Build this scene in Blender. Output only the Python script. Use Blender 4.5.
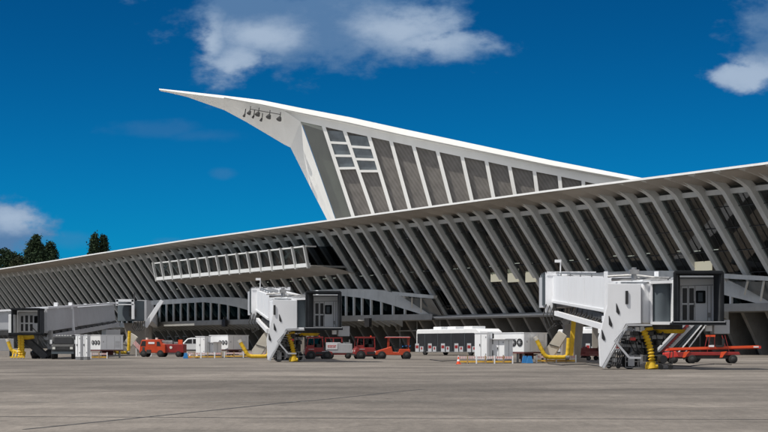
import bpy, bmesh, math, random
from mathutils import Vector, Matrix
from mathutils import noise as mnoise
R = math.radians
random.seed(7)
scene = bpy.context.scene
for o in list(bpy.data.objects): bpy.data.objects.remove(o)
C = scene.collection

# ------------------------------------------------------------------ camera
F = 1680.0            # focal length in photo pixels (photo is 768 wide)
HY = 347.0            # level line of the photo
HC = 1.452            # eye height over the apron
SLOPE = 0.00274       # the apron rises very gently towards the terminal
cam = bpy.data.cameras.new('camera'); camo = bpy.data.objects.new('camera', cam); C.objects.link(camo)
camo.location = (0, 0, HC); camo.rotation_euler = (R(90), 0, 0)
cam.sensor_width = 36; cam.lens = F/768*36; cam.shift_y = (HY-216)/768
cam.clip_start = 0.5; cam.clip_end = 8000
scene.camera = camo
scene.view_settings.view_transform = 'Standard'; scene.view_settings.look = 'None'
scene.view_settings.exposure = 0; scene.view_settings.gamma = 1
scene.view_settings.use_curve_mapping = False

# ------------------------------------------------------------------ sun and sky
SUN_EL, SUN_AZ = 55.5, 207.0       # azimuth of the sun seen from above, counter-clockwise from +X
sv = Vector((math.cos(R(SUN_EL))*math.cos(R(SUN_AZ)), math.cos(R(SUN_EL))*math.sin(R(SUN_AZ)), math.sin(R(SUN_EL))))
sun = bpy.data.lights.new('sun', 'SUN'); sun.energy = 3.9; sun.angle = R(0.5); sun.color = (1, 0.955, 0.88)
suno = bpy.data.objects.new('sun', sun); C.objects.link(suno)
suno.rotation_euler = sv.to_track_quat('Z', 'Y').to_euler(); suno.location = (-60, 40, 90)

world = bpy.data.worlds.new('World'); scene.world = world; world.use_nodes = True
def build_world():
    nt = world.node_tree; N = nt.nodes; L = nt.links; N.clear()
    def nd(t, **k):
        n = N.new(t)
        for a, b in k.items(): setattr(n, a, b)
        return n
    def m(op, a, b=None, c=None, clamp=False):
        n = nd('ShaderNodeMath', operation=op, use_clamp=clamp)
        for i, v in enumerate((a, b, c)):
            if v is None: continue
            if isinstance(v, (int, float)): n.inputs[i].default_value = v
            else: L.new(v, n.inputs[i])
        return n.outputs[0]
    def ramp(v, a, b, lo=0.0, hi=1.0):
        n = nd('ShaderNodeMapRange', interpolation_type='SMOOTHSTEP')
        L.new(v, n.inputs[0]); n.inputs[1].default_value = a; n.inputs[2].default_value = b
        n.inputs[3].default_value = lo; n.inputs[4].default_value = hi
        return n.outputs[0]
    def mix(f, a, b, blend='MIX'):
        n = nd('ShaderNodeMix', data_type='RGBA', blend_type=blend)
        for s, v in ((n.inputs[0], f), (n.inputs[6], a), (n.inputs[7], b)):
            if isinstance(v, (int, float)): s.default_value = v
            elif isinstance(v, tuple): s.default_value = v
            else: L.new(v, s)
        return n.outputs[2]
    sky = nd('ShaderNodeTexSky', sky_type='NISHITA', sun_disc=False)
    sky.sun_elevation = R(SUN_EL); sky.sun_rotation = R(90-SUN_AZ)
    sky.air_density = 1.0; sky.dust_density = 0.0; sky.ozone_density = 6.0; sky.altitude = 2500
    geo = nd('ShaderNodeTexCoord'); sep = nd('ShaderNodeSeparateXYZ'); L.new(geo.outputs['Generated'], sep.inputs[0])
    x, y, z = sep.outputs
    # clear northern sky, very saturated
    blue = mix(1.0, sky.outputs[0], (0.012, 0.545, 0.80, 1), 'MULTIPLY')
    deep = ramp(z, 0.03, 0.22, 0.90, 0.58)
    cm = nd('ShaderNodeCombineXYZ'); L.new(deep, cm.inputs[0]); L.new(deep, cm.inputs[1]); L.new(m('POWER', deep, 0.8), cm.inputs[2])
    blue = mix(1.0, blue, cm.outputs[0], 'MULTIPLY')
    # clouds: drawn on directions (u, v) = (x/y, z/y) for the northern sky
    ys = m('MAXIMUM', m('ABSOLUTE', y), 0.15)
    u = m('DIVIDE', x, ys); v = m('DIVIDE', z, ys)
    cv = nd('ShaderNodeCombineXYZ'); L.new(u, cv.inputs[0]); L.new(m('MULTIPLY', v, 1.7), cv.inputs[1]); L.new(y, cv.inputs[2])
    n1 = nd('ShaderNodeTexNoise'); n1.inputs['Scale'].default_value = 30; n1.inputs['Detail'].default_value = 9; n1.inputs['Roughness'].default_value = 0.58
    L.new(cv.outputs[0], n1.inputs['Vector'])
    n2 = nd('ShaderNodeTexNoise'); n2.inputs['Scale'].default_value = 11; n2.inputs['Detail'].default_value = 4
    L.new(cv.outputs[0], n2.inputs['Vector'])
    def blob(px, py, rx, ry):
        uu = (px-384)/F; vv = (HY-py)/F
        a = m('DIVIDE', m('SUBTRACT', u, uu), rx/F); b = m('DIVIDE', m('SUBTRACT', v, vv), ry/F)
        d = m('SQRT', m('ADD', m('MULTIPLY', a, a), m('MULTIPLY', b, b)))
        return m('SUBTRACT', 1.0, d)
    bl = None
    for b in ((255, 18, 85, 48), (230, 48, 44, 50), (330, 26, 150, 52), (400, 38, 72, 38), (452, 46, 52, 20), (330, -25, 200, 45),
              (775, 58, 50, 30), (800, 35, 70, 50), (740, 76, 40, 15), (8, 216, 34, 15), (-20, 235, 70, 40)):
        q = blob(*b); bl = q if bl is None else m('MAXIMUM', bl, q)
    nn = m('MULTIPLY', m('SUBTRACT', n1.outputs[0], 0.5), 2.1)
    mask = m('MULTIPLY', ramp(m('ADD', bl, nn), -0.08, 0.55), 0.95)
    north = ramp(y, 0.3, 0.6)
    mask = m('MULTIPLY', mask, north)
    faint = None
    for b in ((160, 130, 60, 14), (222, 174, 18, 8), (65, 240, 50, 12), (165, 241, 22, 5), (205, 136, 60, 10)):
        q = blob(*b); faint = q if faint is None else m('MAXIMUM', faint, q)
    fm = m('MULTIPLY', m('MULTIPLY', ramp(m('ADD', faint, m('MULTIPLY', nn, 0.8)), 0.1, 0.9), 0.16), north)
    # bright rims, blue-grey bellies
    hi = None
    for b in ((262, 34, 40, 12), (232, 66, 26, 18), (402, 30, 40, 16), (10, 217, 26, 12), (745, 76, 50, 16), (430, 42, 44, 12), (210, 42, 14, 22)):
        q = blob(*b); hi = q if hi is None else m('MAXIMUM', hi, q)
    hm = ramp(m('ADD', m('MULTIPLY', m('MAXIMUM', hi, -1.0), 0.95), m('MULTIPLY', nn, 1.25)), -0.85, 0.9)
    ccol = mix(hm, (0.10, 0.205, 0.38, 1), (0.38, 0.48, 0.62, 1))
    bg1 = nd('ShaderNodeBackground'); L.new(blue, bg1.inputs[0]); bg1.inputs[1].default_value = 0.10
    bg2 = nd('ShaderNodeBackground'); L.new(ccol, bg2.inputs[0]); bg2.inputs[1].default_value = 1.0
    s1 = nd('ShaderNodeMixShader'); L.new(m('MAXIMUM', mask, fm), s1.inputs[0]); L.new(bg1.outputs[0], s1.inputs[1]); L.new(bg2.outputs[0], s1.inputs[2])
    # unseen broken white cloud added overhead and behind the camera for neutral fill light
    n3 = nd('ShaderNodeTexNoise'); n3.inputs['Scale'].default_value = 3.2; n3.inputs['Detail'].default_value = 6
    L.new(geo.outputs['Generated'], n3.inputs['Vector'])
    rest = m('MAXIMUM', ramp(y, 0.35, -0.05), ramp(z, 0.42, 0.75))
    om = m('MULTIPLY', ramp(n3.outputs[0], 0.40, 0.56), rest)
    n4 = nd('ShaderNodeTexNoise'); n4.inputs['Scale'].default_value = 7; n4.inputs['Detail'].default_value = 5
    L.new(geo.outputs['Generated'], n4.inputs['Vector'])
    ocol = mix(n4.outputs[0], (0.42, 0.44, 0.48, 1), (0.95, 0.93, 0.90, 1))
    bg3 = nd('ShaderNodeBackground'); L.new(ocol, bg3.inputs[0]); bg3.inputs[1].default_value = 1.2
    s2 = nd('ShaderNodeMixShader'); L.new(om, s2.inputs[0]); L.new(s1.outputs[0], s2.inputs[1]); L.new(bg3.outputs[0], s2.inputs[2])
    out = nd('ShaderNodeOutputWorld'); L.new(s2.outputs[0], out.inputs[0])
build_world()

# ------------------------------------------------------------------ materials
def mat(name, col, rough=0.6, metal=0.0, var=0.12, scale=1.2, bump=0.0, spec=0.5, dirt=0.0, dirtcol=(0.12, 0.10, 0.08), alpha=None, stretch=(1, 1, 1)):
    mt = bpy.data.materials.new(name); mt.use_nodes = True
    nt = mt.node_tree; N = nt.nodes; L = nt.links
    b = N['Principled BSDF']; b.inputs['Roughness'].default_value = rough; b.inputs['Metallic'].default_value = metal
    b.inputs['Specular IOR Level'].default_value = spec
    tc = N.new('ShaderNodeTexCoord'); mp = N.new('ShaderNodeMapping'); L.new(tc.outputs['Object'], mp.inputs[0]); mp.inputs['Scale'].default_value = stretch
    n = N.new('ShaderNodeTexNoise'); n.inputs['Scale'].default_value = scale; n.inputs['Detail'].default_value = 6; L.new(mp.outputs[0], n.inputs['Vector'])
    r = N.new('ShaderNodeMapRange'); r.inputs[1].default_value = 0.3; r.inputs[2].default_value = 0.7
    r.inputs[3].default_value = 1-var; r.inputs[4].default_value = 1+var; L.new(n.outputs[0], r.inputs[0])
    mx = N.new('ShaderNodeMix'); mx.data_type = 'RGBA'; mx.blend_type = 'MULTIPLY'; mx.inputs[0].default_value = 1
    mx.inputs[6].default_value = (*col, 1); L.new(r.outputs[0], mx.inputs[7])
    last = mx.outputs[2]
    if dirt > 0:
        n2 = N.new('ShaderNodeTexNoise'); n2.inputs['Scale'].default_value = scale*0.9; n2.inputs['Detail'].default_value = 9; n2.inputs['Roughness'].default_value = 0.65
        mp2 = N.new('ShaderNodeMapping'); mp2.inputs['Scale'].default_value = (2.2, 2.2, 0.45); mp2.inputs['Location'].default_value = (3, 7, 1)
        L.new(tc.outputs['Object'], mp2.inputs[0]); L.new(mp2.outputs[0], n2.inputs['Vector'])
        r2 = N.new('ShaderNodeMapRange'); r2.inputs[1].default_value = 0.52; r2.inputs[2].default_value = 0.75; r2.inputs[3].default_value = 0; r2.inputs[4].default_value = dirt
        L.new(n2.outputs[0], r2.inputs[0])
        m2 = N.new('ShaderNodeMix'); m2.data_type = 'RGBA'; L.new(r2.outputs[0], m2.inputs[0]); L.new(last, m2.inputs[6]); m2.inputs[7].default_value = (*dirtcol, 1)
        last = m2.outputs[2]
    L.new(last, b.inputs['Base Color'])
    if bump:
        bp = N.new('ShaderNodeBump'); bp.inputs['Strength'].default_value = bump; bp.inputs['Distance'].default_value = 0.05
        L.new(n.outputs[0], bp.inputs['Height']); L.new(bp.outputs[0], b.inputs['Normal'])
    return mt
M = {}
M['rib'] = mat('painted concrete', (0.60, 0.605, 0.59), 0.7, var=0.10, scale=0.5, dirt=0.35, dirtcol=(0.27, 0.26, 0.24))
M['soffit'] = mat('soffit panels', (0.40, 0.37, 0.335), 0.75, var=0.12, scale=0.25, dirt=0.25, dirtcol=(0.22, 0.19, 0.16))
M['roofdeck'] = mat('aluminium roof', (0.62, 0.62, 0.62), 0.45, 0.0, var=0.06)
M['fascia'] = mat('white roof edge', (0.82, 0.82, 0.80), 0.5, var=0.04)
M['wing'] = mat('wing white paint', (0.82, 0.81, 0.775), 0.55, var=0.05, scale=0.12, dirt=0.18, dirtcol=(0.52, 0.47, 0.40))
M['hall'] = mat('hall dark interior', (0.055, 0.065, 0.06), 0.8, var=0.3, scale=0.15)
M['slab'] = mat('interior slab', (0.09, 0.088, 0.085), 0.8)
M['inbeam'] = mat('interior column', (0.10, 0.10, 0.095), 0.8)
M['beam'] = mat('beam grey', (0.34, 0.34, 0.325), 0.6, var=0.10, scale=0.7, dirt=0.3)
M['mullion'] = mat('white mullion', (0.70, 0.71, 0.70), 0.5, var=0.05)
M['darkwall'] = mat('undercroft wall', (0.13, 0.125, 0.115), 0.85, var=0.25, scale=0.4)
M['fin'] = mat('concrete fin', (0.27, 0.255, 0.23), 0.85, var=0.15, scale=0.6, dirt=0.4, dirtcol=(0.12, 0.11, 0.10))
M['pier'] = mat('concrete pier', (0.30, 0.27, 0.235), 0.85, var=0.15, scale=0.8, dirt=0.35)
M['white'] = mat('white vehicle paint', (0.80, 0.81, 0.82), 0.4, var=0.03, dirt=0.18, dirtcol=(0.45, 0.42, 0.38))
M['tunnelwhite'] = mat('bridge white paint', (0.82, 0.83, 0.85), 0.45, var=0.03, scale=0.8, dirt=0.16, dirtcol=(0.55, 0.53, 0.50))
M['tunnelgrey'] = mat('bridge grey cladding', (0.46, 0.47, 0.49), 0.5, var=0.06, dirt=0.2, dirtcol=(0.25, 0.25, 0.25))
M['curtain'] = mat('slat curtain', (0.105, 0.125, 0.14), 0.85, var=0.06, spec=0.15)
M['rubber'] = mat('rubber canopy', (0.014, 0.016, 0.019), 0.85, var=0.3, spec=0.2)
M['canopygrey'] = mat('canopy grey rubber', (0.05, 0.055, 0.062), 0.8, var=0.2)
M['steel'] = mat('galvanised steel', (0.30, 0.30, 0.30), 0.5, 0.6, var=0.2, scale=3, dirt=0.3)
M['darksteel'] = mat('dark steel', (0.06, 0.06, 0.06), 0.6, 0.3, var=0.3, scale=3)
M['black'] = mat('black plastic', (0.02, 0.02, 0.022), 0.5, var=0.2)
M['rim'] = mat('grimy wheel rim', (0.05, 0.05, 0.05), 0.7, 0.2, var=0.3, scale=4)
M['tyre'] = mat('tyre', (0.022, 0.022, 0.022), 0.9, var=0.3, scale=5)
M['yellow'] = mat('yellow duct', (0.72, 0.46, 0.02), 0.6, var=0.15, scale=3, dirt=0.35, dirtcol=(0.25, 0.16, 0.03))
M['red'] = mat('red vehicle paint', (0.27, 0.020, 0.018), 0.4, var=0.12, scale=2, dirt=0.3, dirtcol=(0.12, 0.03, 0.02))
M['orange'] = mat('orange vehicle paint', (0.52, 0.060, 0.016), 0.4, var=0.10, scale=2, dirt=0.25, dirtcol=(0.25, 0.06, 0.02))
M['orangeb'] = mat('bright orange paint', (0.75, 0.085, 0.02), 0.4, var=0.05)
M['wood'] = mat('pallet wood', (0.38, 0.26, 0.14), 0.8, var=0.3, scale=4)
M['cream'] = mat('cream sheet', (0.62, 0.58, 0.50), 0.7, var=0.12)
M['blue'] = mat('blue plastic', (0.03, 0.22, 0.55), 0.6)
M['beige'] = mat('beige interior panel', (0.62, 0.56, 0.38), 0.7)
M['lamp'] = mat('lamp lens', (0.75, 0.75, 0.7), 0.2)
M['redpaint'] = mat('signal red', (0.60, 0.04, 0.03), 0.5)
M['bark'] = mat('bark', (0.09, 0.07, 0.05), 0.9)

def glass(name, tint, refl=0.0, fac=0.35):
    mt = bpy.data.materials.new(name); mt.use_nodes = True
    nt = mt.node_tree; N = nt.nodes; L = nt.links; N.clear()
    t = N.new('ShaderNodeBsdfTransparent'); t.inputs[0].default_value = (*tint, 1)
    g = N.new('ShaderNodeBsdfGlossy'); g.inputs['Roughness'].default_value = 0.04
    tc = N.new('ShaderNodeTexCoord'); no = N.new('ShaderNodeTexNoise'); no.inputs['Scale'].default_value = 0.35
    bp = N.new('ShaderNodeBump'); bp.inputs['Strength'].default_value = 0.06; bp.inputs['Distance'].default_value = 0.3
    L.new(tc.outputs['Object'], no.inputs['Vector']); L.new(no.outputs[0], bp.inputs['Height']); L.new(bp.outputs[0], g.inputs['Normal'])
    fr = N.new('ShaderNodeFresnel'); fr.inputs[0].default_value = 1.5
    ad = N.new('ShaderNodeMath'); ad.operation = 'MULTIPLY_ADD'; ad.inputs[1].default_value = fac; ad.inputs[2].default_value = refl; L.new(fr.outputs[0], ad.inputs[0])
    mx = N.new('ShaderNodeMixShader'); L.new(ad.outputs[0], mx.inputs[0]); L.new(t.outputs[0], mx.inputs[1]); L.new(g.outputs[0], mx.inputs[2])
    o = N.new('ShaderNodeOutputMaterial'); L.new(mx.outputs[0], o.inputs[0])
    return mt
M['glass'] = glass('tinted glazing', (0.33, 0.39, 0.39), 0.0, 0.13)
M['gglass'] = glass('gallery glazing', (0.30, 0.34, 0.33), 0.0, 0.05)
M['vglass'] = glass('vehicle glass', (0.10, 0.12, 0.14), 0.02)
M['wglass'] = glass('clear hall glazing', (0.50, 0.56, 0.53), 0.10)

def stripe_mat(name, c1, c2, scale, ang, rough=0.55):
    mt = mat(name, c1, rough); nt = mt.node_tree; N = nt.nodes; L = nt.links
    b = N['Principled BSDF']
    tc = N.new('ShaderNodeTexCoord'); mp = N.new('ShaderNodeMapping'); mp.inputs['Rotation'].default_value = ang
    w = N.new('ShaderNodeTexWave'); w.inputs['Scale'].default_value = scale; w.inputs['Distortion'].default_value = 0.6; w.inputs['Detail'].default_value = 2
    n = N.new('ShaderNodeTexNoise'); n.inputs['Scale'].default_value = 0.7; n.inputs['Detail'].default_value = 5
    L.new(tc.outputs['Object'], mp.inputs[0]); L.new(mp.outputs[0], w.inputs['Vector']); L.new(tc.outputs['Object'], n.inputs['Vector'])
    mm = N.new('ShaderNodeMath'); mm.operation = 'MULTIPLY_ADD'; mm.inputs[1].default_value = 0.55
    L.new(w.outputs['Fac'], mm.inputs[0])
    m3 = N.new('ShaderNodeMath'); m3.operation = 'MULTIPLY_ADD'; m3.inputs[1].default_value = 1.6; m3.inputs[2].default_value = -0.58; L.new(n.outputs[0], m3.inputs[0])
    L.new(m3.outputs[0], mm.inputs[2])
    mx = N.new('ShaderNodeMix'); mx.data_type = 'RGBA'; mx.inputs[6].default_value = (*c1, 1); mx.inputs[7].default_value = (*c2, 1)
    L.new(mm.outputs[0], mx.inputs[0]); L.new(mx.outputs[2], b.inputs['Base Color'])
    return mt
M['louvre'] = stripe_mat('louvred wing panel', (0.115, 0.105, 0.095), (0.19, 0.175, 0.16), 0.55, (0, R(33), 0))
M['vent'] = mat('vent window glass', (0.10, 0.12, 0.135), 0.15, var=0.3, scale=0.6, spec=0.6)
M['hazard'] = stripe_mat('red white tape', (0.55, 0.05, 0.04), (0.7, 0.7, 0.68), 2.0, (0, 0, 0))

# ------------------------------------------------------------------ mesh helpers
def gz(Y): return SLOPE*Y
def P(px, py, Y):
    return Vector(((px-384)*Y/F, Y, HC+(HY-py)*Y/F))
def gY(py): return F*HC/(py-HY+F*SLOPE)      # depth of a point on the apron seen at photo row py
class MB:
    def __init__(s): s.v = []; s.f = []; s.fm = []; s.cur = 0
    def mesh(s, verts, faces):
        b = len(s.v); s.v += [Vector(p) for p in verts]; s.f += [tuple(b+i for i in f) for f in faces]; s.fm += [s.cur]*len(faces); return s
    def box(s, c, d, rz=0, rot=None):
        m = rot or Matrix.Rotation(rz, 3, 'Z'); c = Vector(c)
        vs = [c+m@Vector((x*d[0]/2, y*d[1]/2, z*d[2]/2)) for x in (-1, 1) for y in (-1, 1) for z in (-1, 1)]
        return s.mesh(vs, [(0, 1, 3, 2), (4, 6, 7, 5), (0, 4, 5, 1), (2, 3, 7, 6), (0, 2, 6, 4), (1, 5, 7, 3)])
    def beam(s, a, b, w, h=None, up=(0, 0, 1)):
        a = Vector(a); b = Vector(b); h = h or w; t = (b-a).normalized(); u = Vector(up)
        if abs(t.dot(u)) > 0.98: u = Vector((1, 0, 0))
        sd = t.cross(u).normalized(); u = sd.cross(t).normalized()
        vs = [p+sd*(i*w/2)+u*(j*h/2) for p in (a, b) for i, j in ((-1, -1), (1, -1), (1, 1), (-1, 1))]
        return s.mesh(vs, [(0, 1, 2, 3), (7, 6, 5, 4), (0, 4, 5, 1), (1, 5, 6, 2), (2, 6, 7, 3), (3, 7, 4, 0)])
    def prism(s, poly, vec):
        n = len(poly); vec = Vector(vec); a = [Vector(p) for p in poly]; b = [p+vec for p in a]
        nrm = Vector((0, 0, 0))
        for i in range(n): nrm += a[i].cross(a[(i+1) % n])
        fl = nrm.dot(vec) > 0
        fs = [tuple(range(n)), tuple(reversed(range(n, 2*n)))]+[(i, i+n, (i+1) % n+n, (i+1) % n) for i in range(n)]
        if fl: fs = [tuple(reversed(f)) for f in fs]
        return s.mesh(a+b, fs)
    def tube(s, pts, r, n=10, caps=True):
        pts = [Vector(p) for p in pts]; rs = r if isinstance(r, (list, tuple)) else [r]*len(pts)
        rings = []; prev = None
        for i, p in enumerate(pts):
            t = (pts[min(i+1, len(pts)-1)]-pts[max(i-1, 0)]).normalized()
            if prev is None:
                u = Vector((0, 0, 1)) if abs(t.z) < 0.9 else Vector((1, 0, 0))
            else: u = prev
            sd = t.cross(u).normalized(); u = sd.cross(t).normalized(); prev = u
            rings.append([p+(sd*math.cos(2*math.pi*k/n)+u*math.sin(2*math.pi*k/n))*rs[i] for k in range(n)])
        fs = [(i*n+k, i*n+(k+1) % n, (i+1)*n+(k+1) % n, (i+1)*n+k) for i in range(len(pts)-1) for k in range(n)]
        if caps: fs += [tuple(reversed(range(n))), tuple((len(pts)-1)*n+k for k in range(n))]
        return s.mesh([q for rr in rings for q in rr], fs)
    def grid(s, rows):
        n = len(rows[0]); return s.mesh([p for r in rows for p in r], [(i*n+k, i*n+k+1, (i+1)*n+k+1, (i+1)*n+k) for i in range(len(rows)-1) for k in range(n-1)])
    def build(s, name, mt, parent=None, smooth=False, world=False, bevel=0, seg=2):
        me = bpy.data.meshes.new(name)
        off = Vector((0, 0, 0))
        if parent and world:
            q = parent
            while q: off += q.location; q = q.parent
        me.from_pydata([tuple(v-off) for v in s.v], [], s.f)
        mts = mt if isinstance(mt, (list, tuple)) else [mt]
        for x in mts: me.materials.append(x)
        for p, k in zip(me.polygons, s.fm): p.material_index = min(k, len(mts)-1)
        if smooth:
            for p in me.polygons: p.use_smooth = True
            try: me.set_sharp_from_angle(angle=R(40))
            except Exception: pass
        me.update()
        o = bpy.data.objects.new(name, me); C.objects.link(o)
        if parent: o.parent = parent
        if bevel:
            b = o.modifiers.new('bevel', 'BEVEL'); b.width = bevel; b.segments = seg; b.limit_method = 'ANGLE'; b.angle_limit = R(50)
        return o
def tag(o, label=None, cat=None, group=None, kind=None):
    if label: o['label'] = label
    if cat: o['category'] = cat
    if group: o['group'] = group
    if kind: o['kind'] = kind
    return o
def empty(name, loc=(0, 0, 0), rz=0, label=None, cat=None, group=None):
    o = bpy.data.objects.new(name, None); C.objects.link(o); o.location = loc; o.rotation_euler = (0, 0, rz); o.empty_display_size = 0.5
    return tag(o, label, cat, group)
def copy_tree(o, parent=None):
    c = o.copy(); C.objects.link(c); c.parent = parent
    for ch in list(o.children): copy_tree(ch, c)
    return c
def interp(tab, x):
    if x <= tab[0][0]: return tab[0][1]
    for (a, va), (b, vb) in zip(tab, tab[1:]):
        if x <= b: return va+(vb-va)*(x-a)/(b-a)
    return tab[-1][1]

# ------------------------------------------------------------------ ground
def build_ground():
    mb = MB()
    xs = [-2500, -600, -200, -60, 0, 60, 200, 600, 2500]; ys = [-300, -40, 0, 30, 60, 120, 250, 500, 1200, 4000]
    rows = [[(x, y, gz(y) if y < 600 else gz(600)) for x in xs] for y in ys]
    mb.grid(rows)
    mt = bpy.data.materials.new('apron concrete'); mt.use_nodes = True
    nt = mt.node_tree; N = nt.nodes; L = nt.links; b = N['Principled BSDF']; b.inputs['Roughness'].default_value = 0.85
    b.inputs['Specular IOR Level'].default_value = 0.25
    tc = N.new('ShaderNodeTexCoord')
    def noi(scale, detail, sx=1, sy=1, rough=0.55, loc=(0, 0, 0), rot=0, dist=0.0):
        mp = N.new('ShaderNodeMapping'); mp.inputs['Scale'].default_value = (sx, sy, 1); mp.inputs['Location'].default_value = loc; mp.inputs['Rotation'].default_value = (0, 0, rot)
        n = N.new('ShaderNodeTexNoise'); n.inputs['Scale'].default_value = scale; n.inputs['Detail'].default_value = detail; n.inputs['Roughness'].default_value = rough
        n.inputs['Distortion'].default_value = dist
        L.new(tc.outputs['Object'], mp.inputs[0]); L.new(mp.outputs[0], n.inputs['Vector']); return n.outputs[0]
    def mr(v, a, b_, lo, hi):
        r = N.new('ShaderNodeMapRange'); r.interpolation_type = 'SMOOTHSTEP'; L.new(v, r.inputs[0])
        for i, q in enumerate((a, b_, lo, hi)): r.inputs[i+1].default_value = q
        return r.outputs[0]
    def mul(a, c):
        m = N.new('ShaderNodeMath'); m.operation = 'MULTIPLY'
        for i, v in enumerate((a, c)):
            if isinstance(v, (int, float)): m.inputs[i].default_value = v
            else: L.new(v, m.inputs[i])
        return m.outputs[0]
    f = mr(noi(0.09, 5, 0.7, 1.0, rot=0.25), 0.36, 0.64, 0.80, 1.15)
    f = mul(f, mr(noi(0.30, 6, 0.7, 0.8, loc=(5, 3, 0), rot=0.5), 0.35, 0.66, 0.84, 1.13))
    f = mul(f, mr(noi(0.05, 3, 1.0, 0.6, loc=(9, 1, 0), rot=-0.4), 0.38, 0.60, 0.82, 1.08))
    f = mul(f, mr(noi(2.2, 6, 1.0, 0.30, loc=(1, 8, 0)), 0.3, 0.7, 0.92, 1.08))
    f = mul(f, mr(noi(9, 5, 1.0, 0.22, loc=(3, 2, 0), rough=0.7), 0.3, 0.7, 0.88, 1.12))
    f = mul(f, mr(noi(40, 3, 1, 0.5), 0.3, 0.7, 0.90, 1.10))
    # oil spots and worn patches
    f = mul(f, mr(noi(1.1, 3, 1.0, 0.5, loc=(21, 5, 0)), 0.66, 0.74, 1.0, 0.72))
    f = mul(f, mr(noi(0.8, 5, 1.0, 0.5, loc=(7, 15, 0)), 0.62, 0.70, 1.0, 1.18))
    # tyre and wash streaks running along the taxi lane
    f = mul(f, mr(noi(1.0, 5, 0.03, 0.9, rot=0.10, loc=(2, 4, 0), dist=0.4), 0.56, 0.72, 1.0, 0.91))
    f = mul(f, mr(noi(1.0, 6, 0.06, 0.5, rot=-0.06, loc=(12, 1, 0)), 0.58, 0.75, 1.0, 1.07))
    # expansion joints of the slabs
    br = N.new('ShaderNodeTexBrick'); br.offset = 0; br.inputs['Scale'].default_value = 1; br.inputs['Brick Width'].default_value = 7.5; br.inputs['Row Height'].default_value = 7.5
    br.inputs['Mortar Size'].default_value = 0.035; br.inputs['Mortar Smooth'].default_value = 0.1
    br.inputs['Color1'].default_value = (1, 1, 1, 1); br.inputs['Color2'].default_value = (0.94, 0.94, 0.94, 1); br.inputs['Mortar'].default_value = (0.70, 0.70, 0.70, 1)
    mp = N.new('ShaderNodeMapping'); mp.inputs['Rotation'].default_value = (0, 0, R(-59.9)); L.new(tc.outputs['Object'], mp.inputs[0]); L.new(mp.outputs[0], br.inputs['Vector'])
    bw = N.new('ShaderNodeRGBToBW'); L.new(br.outputs['Color'], bw.inputs[0]); f = mul(f, bw.outputs[0])
    mx = N.new('ShaderNodeMix'); mx.data_type = 'RGBA'; mx.blend_type = 'MULTIPLY'; mx.inputs[0].default_value = 1
    mx.inputs[6].default_value = (0.205, 0.182, 0.158, 1); L.new(f, mx.inputs[7])
    L.new(mx.outputs[2], b.inputs['Base Color'])
    bp = N.new('ShaderNodeBump'); bp.inputs['Strength'].default_value = 0.35; bp.inputs['Distance'].default_value = 0.02
    L.new(noi(30, 5), bp.inputs['Height']); L.new(bp.outputs[0], b.inputs['Normal'])
    o = mb.build('ground', mt); tag(o, kind='structure')
build_ground()
def seams():
    mb = MB(); rnd = random.Random(5)
    def strip_(pts, w):
        for (x0, y0), (x1, y1) in zip(pts, pts[1:]):
            a = Vector((x0, y0, 0)); b = Vector((x1, y1, 0)); n = (b-a).cross(Vector((0, 0, 1))).normalized()*w/2
            mb.mesh([(p.x, p.y, gz(p.y)+0.004) for p in (a-n, b-n, b+n, a+n)], [(0, 1, 2, 3)])
    # tar-filled cracks and joints, gently wandering
    for k, (x, y, dx, dy, n) in enumerate(((-30, 62, 4, -0.5, 18), (2, 50, 3, 0.9, 12), (-10, 33, 2, -0.18, 10), (6, 37, 2.0, 0.35, 9), (-40, 84, 6, 0.4, 15), (-6, 28, 0.9, 3.0, 8), (9, 30, 1.0, 4.5, 9), (-15, 36, -0.8, 4.0, 9))):
        pts = [(x, y)]
        for j in range(n): x += dx*rnd.uniform(0.8, 1.2); y += dy+rnd.uniform(-0.25, 0.25)*abs(dx)*0.12; pts.append((x, y))
        strip_(pts, 0.045+0.03*(k % 3))
    o = mb.build('apron_seam', mat('tar seam', (0.055, 0.052, 0.05), 0.7, var=0.3, scale=2)); tag(o, kind='structure')
    mb = MB()
    for k in range(16): strip_([(-15+k*1.05, 40.5+0.05*k), (-14.45+k*1.05, 40.53+0.05*k)], 0.16)
    o = mb.build('apron_marking', mat('worn pale paint', (0.25, 0.24, 0.22), 0.8, var=0.3, scale=3)); tag(o, kind='structure')
seams()
# ------------------------------------------------------------------ terminal frame
XV = -590.0
TAN = (384-XV)/F; PHI = math.atan(TAN); CP = math.cos(PHI); SP = math.sin(PHI)
dv = Vector((-SP, CP, 0)); inn = Vector((CP, SP, 0))       # along the facade (away from us), into the building
DS = 134.0                                                  # distance of the sill line from the eye, square to the facade
def s_of(x, D): return (F*D/((x-XV)*CP)-D*SP)/CP
def W(s, D, z): v = dv*s+inn*D; v.z = z; return v
def z_at(x, y, D):
    Y = F*D/((x-XV)*CP); return HC+(HY-y)*Y/F
s0 = s_of(539, DS)
DK = s0/(F/((480.5-XV)*CP*CP)-TAN)
sk = s_of(720.8, DK); DE = sk/(F/((688-XV)*CP*CP)-TAN)
STEP = 4.03
ZS = 0.5*(z_at(539, 312.5, DS)+z_at(445, 315, DS))         # sill top
ZB = 0.5*(z_at(420, 320, DS)+z_at(540, 316.8, DS))         # underside of the sill beam
knee = sorted((s_of(x, DK), z_at(x, y, DK)) for x, y in ((96, 264.5), (147, 255.5), (200, 249), (320, 233.5), (361, 229.3), (463, 218.2), (548, 209.5), (675, 194.8), (747, 187.6)))
edge = sorted((s_of(x, DE), z_at(x, y, DE)) for x, y in ((0, 268.6), (50, 260.8), (100, 252.7), (183, 240), (270, 228), (325, 220.3), (360, 215.5), (460, 202), (550, 189.8), (668, 174.8), (768, 162)))
zk = lambda s: interp(knee, s)
ze = lambda s: interp(edge, s)
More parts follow.
